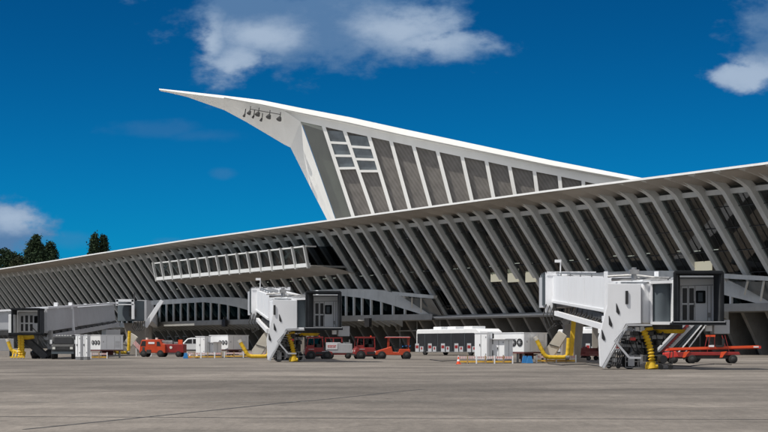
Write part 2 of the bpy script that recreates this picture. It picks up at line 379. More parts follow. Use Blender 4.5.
print('DK', DK, 'DE', DE, 'ZS', ZS, 'ZB', ZB, 'knee', zk(150), 'edge', ze(150), 'foot Y', F*136/((753-XV)*CP))
i0 = int((s_of(800, DS)-s0)/STEP)-4; i1 = int((s_of(-14, DS)-s0)/STEP)+2
SA, SB = s0+i0*STEP, s0+i1*STEP
mid = W((SA+SB)/2, 150, 0); mid.z = gz(mid.y)
term = empty('terminal_building', mid, 0, 'long low grey airport terminal with outward leaning ribs, dark glazing and a curved white-edged roof', 'building')
RW = 0.66
gfoot = lambda s, D: gz(s*CP+D*SP)
def rib_profile(s):
    K = zk(s); E = ze(s)
    fr = []
    for t in range(0, 9):      # straight shank
        a = t/8; fr.append((DS+(DK+0.35-DS)*a, ZS+(K-0.5-ZS)*a))
    # curved knee out to the edge
    p0 = Vector((DK+0.35, K-0.5)); fl = max(0, min(1, (215-s)/70)); p1 = Vector((DK-0.45, K+1.0-0.25*fl)); p2 = Vector((DE+0.9-0.5*fl, E-0.02-0.30*fl))
    for t in range(1, 9):
        a = t/8; q = p0*(1-a)**2+p1*2*a*(1-a)+p2*a*a; fr.append((q.x, q.y))
    bk = [(DE+0.25, E-0.22), (DE+1.4, E+0.0), (DK+2.0, K+1.7), (DK+2.6, K+0.2), (DS+1.35, ZS)]
    return fr+bk
for i in range(i0, i1+1):
    s = s0+i*STEP
    mb = MB()
    pr = [W(s, D, z) for D, z in rib_profile(s)]
    # triangulate-friendly: build as strip between front chain and a back chain
    K = zk(s); E = ze(s)
    fr = rib_profile(s)[:17]
    back = []
    for k, (D, z) in enumerate(fr):
        if k <= 8: a = k/8; back.append((DS+0.62+(DK+1.10-DS-0.62)*a, ZS+(K+0.15-ZS)*a))
        else: a = (k-8)/8; back.append((DK+1.10+(DE+0.3-DK-1.10)*a, (K+0.15)*(1-a)**1.0+(E-0.2)*a + 0.9*math.sin(math.pi*a)))
    A = [W(s, *p) for p in fr]; B = [W(s, *p) for p in back]; wv = dv*RW
    n = len(A)
    # width grows where the rib melts into the soffit
    def wd(k): return RW*(1+0.5*max(0, (k-9)/7)**1.5)
    A2 = [A[k]+dv*wd(k) for k in range(n)]; B2 = [B[k]+dv*wd(k) for k in range(n)]
    A = [A[k]-dv*(wd(k)-RW)*0.6 for k in range(n)]; B = [B[k]-dv*(wd(k)-RW)*0.6 for k in range(n)]
    mb.mesh(A+B+A2+B2, [f for k in range(n-1) for f in ((k, k+1, n+k+1, n+k), (2*n+k, 3*n+k, 3*n+k+1, 2*n+k+1), (k, 2*n+k, 2*n+k+1, k+1), (n+k, n+k+1, 3*n+k+1, 3*n+k))]+[(0, n, 3*n, 2*n), (n-1, 3*n-1-0-0 if False else 2*n-1+0, 4*n-1, 3*n-1)])
    mb.cur = 1
    for k in range(0, 10): mb.beam(A[k]-dv*0.012, A[k+1]-dv*0.012, 0.05, 0.09)
    mb.cur = 0
    mb.build('rib', [M['rib'], M['mullion']], term, world=True, smooth=True)
    # lower fin under the sill beam, leaning back in to the ground
    z0 = gfoot(s, 140)
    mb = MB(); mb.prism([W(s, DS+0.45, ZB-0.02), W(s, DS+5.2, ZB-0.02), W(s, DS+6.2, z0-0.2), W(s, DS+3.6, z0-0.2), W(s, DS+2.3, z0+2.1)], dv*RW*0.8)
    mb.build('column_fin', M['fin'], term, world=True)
    # glazing between this rib and the next
    if i < i1:
        sa, sb = s+RW+0.05, s+STEP-0.05; Ka, Kb = zk(sa), zk(sb)
        mb = MB()
        off = 0.40
        q = lambda s_, a, K_: W(s_, DS+off+(DK+1.0-DS-0.4)*a, ZS+0.06+(K_-0.25-ZS)*a)
        mb.mesh([q(sa, 0, Ka), q(sb, 0, Kb), q(sb, 1, Kb), q(sa, 1, Ka)], [(0, 1, 2, 3)])
        win = mb.build('window', M['glass'], term, world=True)
        mb = MB()
        for a in (0.10, 0.30, 0.50, 0.70, 0.88):
            mb.beam(q(sa, a, Ka)-inn*0.06, q(sb, a, Kb)-inn*0.06, 0.07, 0.07)
        mb.beam(q((sa+sb)/2, 0.02, Ka)-inn*0.06, q((sa+sb)/2, 0.98, (Ka+Kb)/2)-inn*0.06, 0.05, 0.05)
        mb.build('window_frame', M['darksteel'], win, world=True)
# header beam along the glazing head, sill beam, floor slabs, back walls
def strip(name, mt, pts, sa=None, sb=None, step=STEP, cap=True, fn=None, smooth=False):
    """sweep a closed (D,z) section along the facade; fn(s) returns the section"""
    sa = SA-2 if sa is None else sa; sb = SB+2 if sb is None else sb
    mb = MB(); n = max(1, int(round((sb-sa)/step))); rows = []
    for k in range(n+1):
        s = sa+(sb-sa)*k/n; sec = fn(s) if fn else pts; rows.append([W(s, D, z) for D, z in sec])
    m = len(rows[0]); vs = [p for r in rows for p in r]
    fs = [(k*m+j, k*m+(j+1) % m, (k+1)*m+(j+1) % m, (k+1)*m+j) for k in range(n) for j in range(m)]
    fs += [tuple(reversed(range(m))), tuple(n*m+j for j in range(m))]
    mb.mesh(vs, fs)
    return mb.build(name, mt, term, world=True, smooth=smooth)
strip('header_beam', M['rib'], None, fn=lambda s: [(DK+0.95, zk(s)-0.35), (DK+0.75, zk(s)+0.20), (DK+1.6, zk(s)+0.20), (DK+1.8, zk(s)-0.35)])
strip('recess_wall', M['darkwall'], None, fn=lambda s: [(DK+3.4, zk(s)-0.4), (DK+3.4, ze(s)+0.1), (DK+3.7, ze(s)+0.1), (DK+3.7, zk(s)-0.4)])
strip('sill_beam', M['beam'], [(DS-0.35, ZB), (DS-0.45, ZS-0.12), (DS-0.2, ZS), (DS+1.6, ZS), (DS+1.6, ZB)])
strip('sill_edge', M['rib'], [(DS-0.62, ZB+0.20), (DS-0.62, ZB+0.42), (DS-0.46, ZB+0.42), (DS-0.46, ZB+0.20)])
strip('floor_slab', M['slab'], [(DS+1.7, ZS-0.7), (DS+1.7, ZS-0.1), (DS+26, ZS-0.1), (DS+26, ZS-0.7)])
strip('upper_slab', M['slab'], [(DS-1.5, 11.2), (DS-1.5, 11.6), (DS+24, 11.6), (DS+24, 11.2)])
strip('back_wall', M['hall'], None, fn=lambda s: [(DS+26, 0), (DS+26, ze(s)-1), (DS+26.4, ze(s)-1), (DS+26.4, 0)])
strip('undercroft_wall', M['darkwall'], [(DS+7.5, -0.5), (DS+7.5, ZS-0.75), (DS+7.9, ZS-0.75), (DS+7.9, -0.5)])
mb = MB(); mb.prism([W(SB+2, DS-0.5, 0), W(SB+2, DS+26, 0), W(SB+2, DS+26, ze(SB)-1), W(SB+2, DK+1, ze(SB)-0.6)], dv*0.3); mb.build('end_wall', M['hall'], term, world=True)
# roof: thin white edge, soffit, deck
strip('roof_edge', M['fascia'], None, fn=lambda s: [(DE-0.10, ze(s)-0.24), (DE-0.10, ze(s)), (DE+0.5, ze(s)+0.03), (DE+0.5, ze(s)-0.2)])
strip('roof_deck', M['roofdeck'], None, fn=lambda s: [(DE+0.5, ze(s)-0.16), (DE+0.5, ze(s)+0.03), (DE+12, ze(s)+0.5), (DE+26, ze(s)-0.2), (DE+41, ze(s)-3), (DE+41, ze(s)-3.2), (DE+26, ze(s)-0.5), (DE+12, ze(s)+0.2)])
mb = MB(); rows = []
for i in range(i0, i1+1):
    for k in range(6):
        s = s0+RW/2+i*STEP+STEP*k/6; c = math.sin(math.pi*k/6); K = zk(s); E = ze(s); row = []
        for j in range(9):
            a = j/8; D = DE+0.3+(DK+3.4-DE-0.3)*a
            rz = (E-0.24)+(K+0.75-E+0.24)*min(1, a*1.15)
            row.append(W(s, D, rz+c*1.0*a**1.5-0.50*(1-c)*math.sin(math.pi*min(1, a*1.15))**0.7))
        rows.append(row)
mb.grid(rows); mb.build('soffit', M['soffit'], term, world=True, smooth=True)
# self-glowing panels standing in for daylight seen through the hall
lit = bpy.data.materials.new('daylight glow'); lit.use_nodes = True
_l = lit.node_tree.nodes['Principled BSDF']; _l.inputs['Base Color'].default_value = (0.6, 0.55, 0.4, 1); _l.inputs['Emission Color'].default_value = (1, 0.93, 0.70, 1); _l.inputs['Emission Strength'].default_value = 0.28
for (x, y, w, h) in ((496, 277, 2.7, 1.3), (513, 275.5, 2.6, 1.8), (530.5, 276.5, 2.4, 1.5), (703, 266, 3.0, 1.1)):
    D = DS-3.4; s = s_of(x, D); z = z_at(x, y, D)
    mb = MB(); mb.prism([W(s-w/2, D, z-h/2), W(s+w/2, D, z-h/2), W(s+w/2, D, z+h/2), W(s-w/2, D, z+h/2)], inn*0.1); mb.build('daylight_glow_panel', lit, term, world=True)
lampm = bpy.data.materials.new('hall lamp'); lampm.use_nodes = True
_b = lampm.node_tree.nodes['Principled BSDF']; _b.inputs['Emission Color'].default_value = (1, 0.93, 0.8, 1); _b.inputs['Emission Strength'].default_value = 0.9
rnd = random.Random(11)
for k in range(0, 58):
    s = s_of(768, DS)+2+k*3.1
    if rnd.random() < 0.8:
        D = DS-3.2; z = 12.7+rnd.choice((0, 0, 0.15)); mb = MB(); mb.prism([W(s, D, z), W(s, D+0.3, z), W(s, D+0.3, z+0.10), W(s, D, z+0.08)], dv*rnd.uniform(0.4, 0.9)); mb.build('hall_lamp', lampm, term, world=True)
# people-scale clutter in the hall: seats rows, pillars
mb = MB()
for k in range(60):
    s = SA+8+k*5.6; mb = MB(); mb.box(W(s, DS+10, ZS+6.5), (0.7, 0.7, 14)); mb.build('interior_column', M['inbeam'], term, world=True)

# ---- glazed lounge bay hung out of the facade
DB = DS-(DS-DK)-2.6
xa, xb = 157.0, 309.5
bs_a, bs_b = s_of(xb, DB), s_of(xa, DB)
zb0 = 0.5*(z_at(157, 281, DB)+z_at(309, 266.5, DB)); zb1 = zb0+3.35
lean = 0.55
bay = MB()
sec = [(DB, zb0), (DB-0.28, zb0+0.02), (DB-0.28, zb0+0.62), (DB+0.15, zb0+0.62), (DB+0.15, zb0)]
strip('bay_sill', M['mullion'], sec, bs_a, bs_b, step=STEP)
strip('bay_head', M['mullion'], [(DB-lean*0.9-0.1, zb1-0.22), (DB-lean*0.9-0.1, zb1), (DB+1.2, zb1), (DB+1.2, zb1-0.22)], bs_a, bs_b)
nb = int(round((bs_b-bs_a)/STEP)); 
for k in range(nb+1):
    s = bs_a+(bs_b-bs_a)*k/nb
    mb = MB(); mb.prism([W(s, DB-0.33, zb0-0.18), W(s, DB-0.55-lean, zb1+0.02), W(s, DB-0.15-lean, zb1+0.02), W(s, DB+0.1, zb0-0.18)], dv*0.32 if k < nb else dv*-0.32)
    mb.build('bay_mullion', M['rib'], term, world=True)
mb = MB(); mb.mesh([W(bs_a, DB, zb0+0.6), W(bs_b, DB, zb0+0.6), W(bs_b, DB-lean+0.1, zb1-0.1), W(bs_a, DB-lean+0.1, zb1-0.1)], [(0, 1, 2, 3)])
mb.build('bay_window', M['glass'], term, world=True)
# end wall (dark glass), floor that curves down into the facade, roof
mb = MB(); mb.mesh([W(bs_a+0.05, DB+0.1, zb0+0.3), W(bs_a+0.05, DB-lean+0.1, zb1-0.1), W(bs_a+0.05, DK+2.5, zb1), W(bs_a+0.05, DK+5.0, zb0+0.3)], [(0, 1, 2, 3)])
mb.build('bay_end_window', M['vglass'], term, world=True)
mb = MB(); rows = []
for k in range(nb*2+1):
    s = bs_a-1.2+(bs_b-bs_a+1.6)*k/(nb*2); row = []
    for j in range(9):
        a = j/8; D = DB+0.05+(DS-6.2-DB+1.5)*a; z = zb0+0.12-0.25*a-0.75*a**2.2
        row.append(W(s, D, z))
    rows.append(row)
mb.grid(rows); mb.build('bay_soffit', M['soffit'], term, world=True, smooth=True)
strip('bay_floor', M['beam'], [(DB+0.16, zb0), (DB+0.16, zb0+0.3), (DS-3, zb0+0.3), (DS-3, zb0)], bs_a-0.2, bs_b+0.2)
strip('bay_back', M['hall'], [(DK+5.2, zb0+0.31), (DK+3.2, zb1+0.5), (DK+3.4, zb1+0.5), (DK+5.4, zb0+0.31)], bs_a, bs_b)
mb = MB()
for x1, x2, ya, yb in ((163, 172, 271, 262), (176, 190, 268, 262), (280, 292, 263, 252), (292, 303, 254, 246)):
    mb.beam(W(s_of(x1, DB+1.5), DB+1.5, z_at(x1, ya, DB+1.5)), W(s_of(x2, DB+1.5), DB+1.5, z_at(x2, yb, DB+1.5)), 0.5, 0.3)
mb.build('bay_brace', M['mullion'], term, world=True)

# ---- arched gallery modules where the bridges join
DA = DS-4.2
def gallery(shift, flat=5.0, lsc=0.4, sp=2.4):
    g = empty('gallery', (0, 0, 0)); g.parent = term
    t_s = s_of(434, DS)+shift
    def S(x, D=DA): return s_of(x, D)+shift
    sill = z_at(360, 315.3, DA); low = z_at(360, 321, DA)
    Dz = lambda a: DA+(DS-0.55-DA)*a
    # outline samples: (x in photo, top of band, underside of band, how far back into the facade)
    prof = [(434, 317.0, 317.6, 1.0), (425, 309.5, 315.6, 0.92), (415, 303, 312, 0.80), (405, 297.5, 309, 0.66), (395, 293, 305.8, 0.50), (385, 290.5, 302.8, 0.33), (375, 289.5, 300.3, 0.18), (361, 289, 297.8, 0.06), (345, 289, 296, 0.0), (330, 289.4, 295, 0.0)]
    pts = []
    for x, a, b, k in prof:
        D = Dz(k); pts.append((s_of(x, D)+shift, D, z_at(x, a, D), z_at(x, b, D)))
    sm, D0, zt0, zb0_ = pts[-1]
    half = pts[-1][0]-pts[0][0]
    ctr = sm+flat/2
    pts += [(sm+flat+(sm-p[0])*lsc, p[1], p[2], p[3]) for p in reversed(pts)]
    # band
    mb = MB(); rows = []
    for s, D, a, b in pts: rows.append([W(s, D+2.2, a), W(s, D-0.15, a), W(s, D-0.15, b), W(s, D+0.5, b)])
    mb.grid(rows); mb.build('arch_band', M['rib'], g, world=True, smooth=True)
    # roof of the gallery
    # sill
    mb = MB(); rows = []
    for s, D, a, b in pts: rows.append([W(s, D+0.6, sill), W(s, D-0.25, sill), W(s, D-0.35, low), W(s, D+2.5, low-0.1)])
    mb.grid(rows); mb.build('gallery_sill', M['beam'], g, world=True)
    mb = MB(); rows = []
    for s, D, a, b in pts: rows.append([W(s, D+0.25, sill), W(s, D+0.25, max(b, sill+0.01))])
    mb.grid(rows); mb.build('gallery_window', M['gglass'], g, world=True)
    s = pts[0][0]+1.6
    while s < pts[-1][0]-1.5:
        D = interp([(p[0], p[1]) for p in pts], s); b = interp([(p[0], p[3]) for p in pts], s)
        if b-sill > 0.3:
            mb = MB(); mb.prism([W(s, D-0.10, sill), W(s, D+0.22, sill), W(s, D+0.22, b+0.05), W(s, D-0.10, b+0.05)], dv*0.30); mb.build('gallery_mullion', M['mullion'], g, world=True)
        s += sp
    mb = MB(); mb.prism([W(pts[2][0]+4, DA+3.5, sill), W(pts[2][0]+4, DA+3.7, sill), W(pts[2][0]+4, DA+3.7, zt0-1), W(pts[2][0]+4, DA+3.5, zt0-1)], dv*(pts[-3][0]-pts[2][0]-8)); mb.build('gallery_back', M['hall'], g, world=True)
    # upper arm of the fork and the dark triangle beneath it
    D1 = DS-2.9
    def G(x, y, D): return W(s_of(x, D)+shift, D, z_at(x, y, D))
    mb = MB(); mb.prism([G(392, 291.5, D1-1.2), G(392, 295.0, D1-1.2), G(433, 298.6, D1), G(434, 295.4, D1)], inn*0.6); mb.build('arch_arm', M['rib'], g, world=True)
    mb = MB(); mb.mesh([G(404, 298, D1), G(431.5, 298.5, D1), G(442, 315.8, DS-0.7), G(431, 315.0, DS-0.7)], [(0, 1, 2, 3)]); mb.build('corner_window', M['vent'], g, world=True)
    for x in (412, 421): mb = MB(); mb.beam(G(x, 297.5, D1-0.1), G(x, 303+(x-404)*0.55, D1+0.9), 0.22); mb.build('gallery_mullion', M['mullion'], g, world=True)
    # small brackets under the sill
    mb = MB(); s = pts[3][0]
    while s < pts[-3][0]:
        mb.prism([W(s, DA-0.1, low), W(s, DA+2.0, low), W(s, DA+2.0, low-1.0)], dv*0.25); s += 1.86
    mb.build('bracket', M['beam'], g, world=True)
    return g, ctr
g2, c2 = gallery(0)
g1, c1 = gallery(s_of(250, DA)-s_of(398, DA)-1.5, 36.0, 0.6, 3.55)
g3, c3 = gallery(s_of(727, DA)-s_of(398, DA), 1.0, 0.36)
# black gate number boxes under the galleries
for k, (x, y) in enumerate(((368, 322.5), (224.5, 323))):
    D = DA-0.6; s = s_of(x, D); z = z_at(x, y, D)
    e = empty('gate_sign', W(s, D, z), 0, ['black square gate sign box hung under the gallery right of the middle bridge cab', 'black square gate sign box hung under the gallery left of the middle bridge'][k], 'sign', 'gate sign boxes under the galleries')
    mb = MB(); mb.box(W(s, D, z), (0.5, 1.5, 1.35), PHI); mb.build('sign_box', M['black'], e, world=True)
    mb = MB()
    for a in (-0.5, 0.5): mb.beam(W(s+a, D+0.1, z+0.65), W(s+a, D+0.1, z+1.1), 0.07)
    mb.build('hanger', M['steel'], e, world=True)
# undercroft doors/steel frames
mb = MB()
for x in (168, 176, 184): 
    D = DS+2.6; s = s_of(x, D); mb.beam(W(s, D, gfoot(s, D)), W(s, D, ZB), 0.16)
for x in (400, 417, 440):
    D = DS+1.6; s = s_of(x, D); mb.beam(W(s, D, gfoot(s, D)), W(s, D, ZB), 0.18)
mb.beam(W(s_of(166, DS+2.6), DS+2.6, 3.6), W(s_of(190, DS+2.6), DS+2.6, 3.6), 0.15)
mb.beam(W(s_of(396, DS+1.6), DS+1.6, 4.0), W(s_of(450, DS+1.6), DS+1.6, 4.0), 0.2)
mb.build('steel_frame', M['beam'], term, world=True)

# ------------------------------------------------------------------ the winged hall behind
YW = 300.0
def V(x, y, Y=YW): return P(x, y, Y)
wing = empty('terminal_hall', (-2, YW+12, gz(YW)), 0, 'tall white wing-shaped hall rising behind the terminal roof with a pointed beak', 'building')
top = [(159, 88.6), (185, 91.3), (224, 95.6), (261, 100.0), (298, 107.4), (350, 117.2), (400, 128.2), (450, 138.8), (500, 149.5), (550, 160.0), (600, 169.8), (645, 178.5), (720, 196)]
fb = [(159.3, 89.6), (185, 93.2), (224, 98.3), (261, 105.0), (298, 113.0), (350, 123.6), (400, 135.0), (450, 145.3), (500, 155.6), (550, 165.8), (600, 174.8), (645, 182.8), (720, 200)]
gt = [(300.5, 121.6), (323, 126.4), (344, 131.3), (368.5, 136.6), (390.5, 141.4), (413, 146.2), (437, 151.6), (461.6, 156.8), (486, 161.4), (509, 166.4), (534, 171.4), (559, 176.2), (583, 181.2), (607, 186.3)]
gbm = [(335.5, 221), (354.6, 221), (375.5, 221), (394.5, 221), (413, 221), (434.5, 221), (455.5, 221), (476.5, 221), (498, 221), (520, 221), (541, 221), (564, 221), (585, 221), (607, 221)]
def wdt(x): return 0.3+46*max(0, (x-159)/520)**0.85       # depth of the hall behind its near face
# upper roof surface with gentle crown, near fascia with its bevel
mb = MB(); rows = []
for (x, y), (xb_, yb_) in zip(top, fb):
    w = wdt(x); a = V(x, y); b = V(xb_, yb_, YW-0.9 if x > 200 else YW-0.2)
    rows.append([b, a, a+Vector((0, w*0.25, 0.02*w)), a+Vector((0, w*0.5, 0.03*w)), a+Vector((0, w*0.75, 0.02*w)), a+Vector((0, w, 0)), a+Vector((0, w+0.6, b.z-a.z))])
mb.grid(rows); mb.build('roof', M['wing'], wing, world=True, smooth=True)
mb = MB()
for (x1, y1), (x2, y2) in zip(fb[2:], fb[3:]): mb.beam(V(x1, y1-0.4, YW-0.98), V(x2, y2-0.4, YW-0.98), 0.10, 0.16)
mb.build('gutter', M['beam'], wing, world=True)
# soffit strip between the fascia and the glazing head / beak side down to the keel
keel = [(159.2, 89.2), (185, 96.2), (224, 110), (246, 121.8), (272, 137.2), (284, 144.4), (290.5, 147.5), (300, 166.5), (313, 192.5), (328.5, 222.5)]
side = [(159.4, 89.7), (185, 93.4), (224, 98.6), (246, 102.6), (272, 107.6), (284, 110.4), (300.5, 121.6), (307.5, 141), (319.5, 174), (336, 221)]
mb = MB(); rows = []
for (xs, ys_), (xk, yk) in zip(side, keel):
    w = wdt(max(xs, 170))
    near = V(xs, ys_, YW-0.4); kk = P(xk, yk, YW+0.30*min(w, 11)); 
    far = Vector((near.x, near.y+0.6*min(w, 11)+0.5, near.z))
    rows.append([near, near.lerp(kk, 0.5)+Vector((0, -0.01*min(w, 6), 0)), kk, kk.lerp(far, 0.5), far])
mb.grid(rows); mb.build('beak_shell', M['wing'], wing, world=True)
mb = MB(); rows = []
hs = [(284, 110.4)]+gt[:]+[(645, 194), (720, 211)]
fs_ = [(284, 110.0)]+[(x, interp(fb, x)+0.15) for x, y in gt]+[(645, 183), (720, 200.2)]
for (a, b), (c, d) in zip(fs_, hs): rows.append([V(a, b, YW-0.88), V(a, b+1.2, YW-0.1), V(c, d, YW-0.15), V(c, d, YW+0.9)])
mb.grid(rows); mb.build('glazing_head', M['wing'], wing, world=True)
# mullions and panels
for k in range(len(gt)-1):
    a, b, c, d = gt[k], gt[k+1], gbm[k+1], gbm[k]
    mb = MB(); mb.mesh([V(*a, YW+0.55), V(*b, YW+0.55), V(*c, YW+0.55), V(*d, YW+0.55)], [(3, 2, 1, 0)])
    mb.build('wing_panel', M['wglass'] if k == 0 else M['louvre'], wing, world=True)
for k in range(1, len(gt)):
    a, d = V(*gt[k], YW+0.1), V(*gbm[k], YW+0.1)
    mb = MB(); mb.beam(a+Vector((0, 0, 0.3)), d, 0.62, 0.7, up=(0, 1, 0)); mb.build('wing_mullion', M['wing'], wing, world=True)
# six opening lights in the second and third bay
for k in (1, 2):
    a, b, c, d = gt[k], gt[k+1], gbm[k+1], gbm[k]
    def Q(u, t, Y=YW+0.15):
        l = Vector(a).lerp(Vector(d), t); r = Vector(b).lerp(Vector(c), t); p = l.lerp(r, u); return P(p.x, p.y, Y)
    for j, (t0, t1) in enumerate(((0.02, 0.155), (0.155, 0.295), (0.295, 0.43))):
        mb = MB()
        mb.mesh([Q(0.04, t0+0.02), Q(0.96, t0-0.015), Q(0.96, t1-0.03), Q(0.04, t1)], [(3, 2, 1, 0)])
        w = mb.build('vent_window', M['vent'], wing, world=True)
        mb = MB(); mb.beam(Q(0, t1+0.015, YW), Q(1, t1-0.02, YW), 0.45, 0.4); mb.build('window_frame', M['wing'], w, world=True)
# inside of first bay: back wall and gallery, so the clear pane shows depth
mb = MB(); mb.prism([P(302.5, 124, YW+1.5), P(324, 131, YW+1.5), P(358, 222, YW+1.5), P(337, 222, YW+1.5)], (0, 0.3, 0)); mb.build('inner_wall', M['soffit'], wing, world=True)
# body that carries it down behind the low roof
mb = MB(); a = P(340, 215, YW+3); mb.box(((a.x+50)/2+8, YW+22, 11), (66, 30, 20)); mb.build('base_block', M['slab'], wing, world=True)
# floodlights hanging below the beak
for k, (x, y, r) in enumerate(((250, 111.2, 0.55), (258.5, 112.5, 0.7), (269.5, 115, 0.7), (280, 117.2, 0.7), (245, 113.8, 0.35), (254, 115.2, 0.3), (262, 118.2, 0.35))):
    p = P(x, y, YW-0.9 if k < 4 else YW-0.3)
    mb = MB(); mb.tube([p, p+Vector((-0.2, -0.25, -0.5))], [r*0.4, r*0.72], 10); o = mb.build('floodlight', M['darksteel'], wing, world=True)
    mb = MB(); mb.beam(p, p+Vector((0.1, 0.2, 0.9)), 0.12); mb.build('bracket', M['darksteel'], o, world=True)
mb = MB(); mb.tube([P(250, 109, YW-1), P(281, 114.5, YW-1)], 0.07, 6); mb.build('floodlight_rail', M['darksteel'], wing, world=True)

# ------------------------------------------------------------------ hill and trees far left
def hill():
    mb = MB(); rows = []
    for j in range(14):
        Y = 560+j*22; row = []
        for i in range(26):
            X = -420+i*17
            h = 24*math.exp(-((X+190)/130)**2)*math.exp(-((Y-690)/110)**2)
            row.append((X, Y, 1.4+h+2.0*mnoise.noise(Vector((X*0.02, Y*0.02, 0)))))
        rows.append(row)
    mb.grid(rows); o = mb.build('hill', mat('grassy hill', (0.05, 0.07, 0.03), 0.9, var=0.4, scale=0.1), smooth=True); tag(o, kind='structure')
hill()
def leaf_mat(name, c1, c2):
    m = mat(name, c1, 0.9, var=0.1, spec=0.1); nt = m.node_tree; N = nt.nodes; L = nt.links
    oi = N.new('ShaderNodeTexCoord'); n = N.new('ShaderNodeTexNoise'); n.inputs['Scale'].default_value = 0.9; L.new(oi.outputs['Object'], n.inputs['Vector'])
    r = N.new('ShaderNodeMapRange'); r.inputs[1].default_value = 0.4; r.inputs[2].default_value = 0.6; L.new(n.outputs[0], r.inputs[0])
    mx = N.new('ShaderNodeMix'); mx.data_type = 'RGBA'; mx.inputs[6].default_value = (*c1, 1); mx.inputs[7].default_value = (*c2, 1); L.new(r.outputs[0], mx.inputs[0]); L.new(mx.outputs[2], N['Principled BSDF'].inputs['Base Color'])
    return m
M['leaf'] = leaf_mat('dark foliage', (0.020, 0.036, 0.022), (0.045, 0.07, 0.035))
M['leaf2'] = leaf_mat('brown green foliage', (0.035, 0.045, 0.025), (0.06, 0.065, 0.035))
def tree(px, ytop, ybase, halfw, Y, blobs, lab, mt, name='tree', cat='tree', leaf=0.75):
    b = P(px, ybase, Y); t = P(px, ytop, Y); e = empty(name, b, 0, lab, cat, 'trees behind the terminal roof')
    H = t.z-b.z; w = halfw*Y/F
    mb = MB(); mb.tube([(0, 0, -3), (0.1, 0, H*0.4), (0, 0.1, H*0.93)], [0.5, 0.35, 0.06], 7)
    for k in range(9):
        a = k*2.4; h = H*(0.25+0.07*k); mb.tube([(0, 0, h), (math.cos(a)*w*0.6, math.sin(a)*w*0.6, h+H*0.12)], [0.16, 0.04], 5)
    mb.build('trunk', M['bark'], e)
    mb = MB(); rnd = random.Random(int(px*7))
    for (bx, bz, br, bh, cnt) in blobs:
        for sub in range(cnt):
            # leaf clumps scattered round sub-centres
            th = rnd.uniform(0, 2*math.pi); rr = rnd.random()**0.5; hh = rnd.uniform(-1, 1)
            k = math.sqrt(max(0, 1-hh*hh))
            cx = bx*w+br*w*rr*k*math.cos(th); cy = br*w*rr*k*math.sin(th); cz = bz*H+bh*H*hh
            for q in range(16):
                c = Vector((cx+rnd.gauss(0, 0.5), cy+rnd.gauss(0, 0.5), cz+rnd.gauss(0, 0.5)))
                u = Vector((rnd.gauss(0, 1), rnd.gauss(0, 1), rnd.gauss(0, 1))).normalized(); v2 = u.cross(Vector((rnd.gauss(0, 1), rnd.gauss(0, 1), rnd.gauss(0, 1)))).normalized()
                l = leaf*rnd.uniform(0.6, 1.3); mb.mesh([c-u*l*0.5, c+v2*l*0.3, c+u*l*0.5, c-v2*l*0.3], [(0, 1, 2, 3)])
    mb.build('crown', mt, e)
tree(35.5, 236, 272, 10, 560, [(0.1, 0.85, 0.42, 0.13, 60), (-0.25, 0.72, 0.5, 0.12, 70), (0.45, 0.62, 0.5, 0.12, 70), (-0.55, 0.5, 0.55, 0.12, 70), (0.2, 0.45, 0.8, 0.15, 120), (0, 0.25, 1.1, 0.16, 150)], 'tall dark irregular tree above the roof edge at far left', M['leaf'])
tree(50, 243, 272, 8, 575, [(0, 0.85, 0.4, 0.14, 50), (0.35, 0.62, 0.55, 0.14, 70), (-0.3, 0.6, 0.6, 0.14, 70), (0.2, 0.35, 1.0, 0.18, 140)], 'shorter dark tree with rounded top right beside the tall irregular tree', M['leaf'])
tree(5, 249, 276, 16, 600, [(-0.2, 0.72, 0.9, 0.22, 160), (0.5, 0.6, 0.6, 0.2, 120), (0, 0.35, 1.2, 0.25, 220)], 'low broad dark tree mass at the left frame edge behind the roof', M['leaf'])
tree(21, 257, 276, 11, 590, [(0, 0.65, 1.0, 0.3, 120), (0.4, 0.4, 1.0, 0.3, 120)], 'low brownish green bushy tree between the broad tree and the tall tree', M['leaf2'])
tree(94.5, 235, 262, 4.3, 560, [(0.1, 0.9, 0.2, 0.09, 25), (0, 0.72, 0.55, 0.14, 60), (-0.1, 0.5, 0.85, 0.16, 90), (0, 0.28, 1.0, 0.18, 110)], 'left and fuller of the two pointed cypress trees above the roof', M['leaf'], 'cypress_tree', 'tree')
tree(103.5, 236, 262, 3.6, 562, [(0, 0.88, 0.3, 0.1, 25), (0.1, 0.7, 0.6, 0.14, 55), (0, 0.45, 0.9, 0.18, 80), (0, 0.25, 1.0, 0.15, 80)], 'right and slimmer of the two pointed cypress trees above the roof', M['leaf'], 'cypress_tree', 'tree')
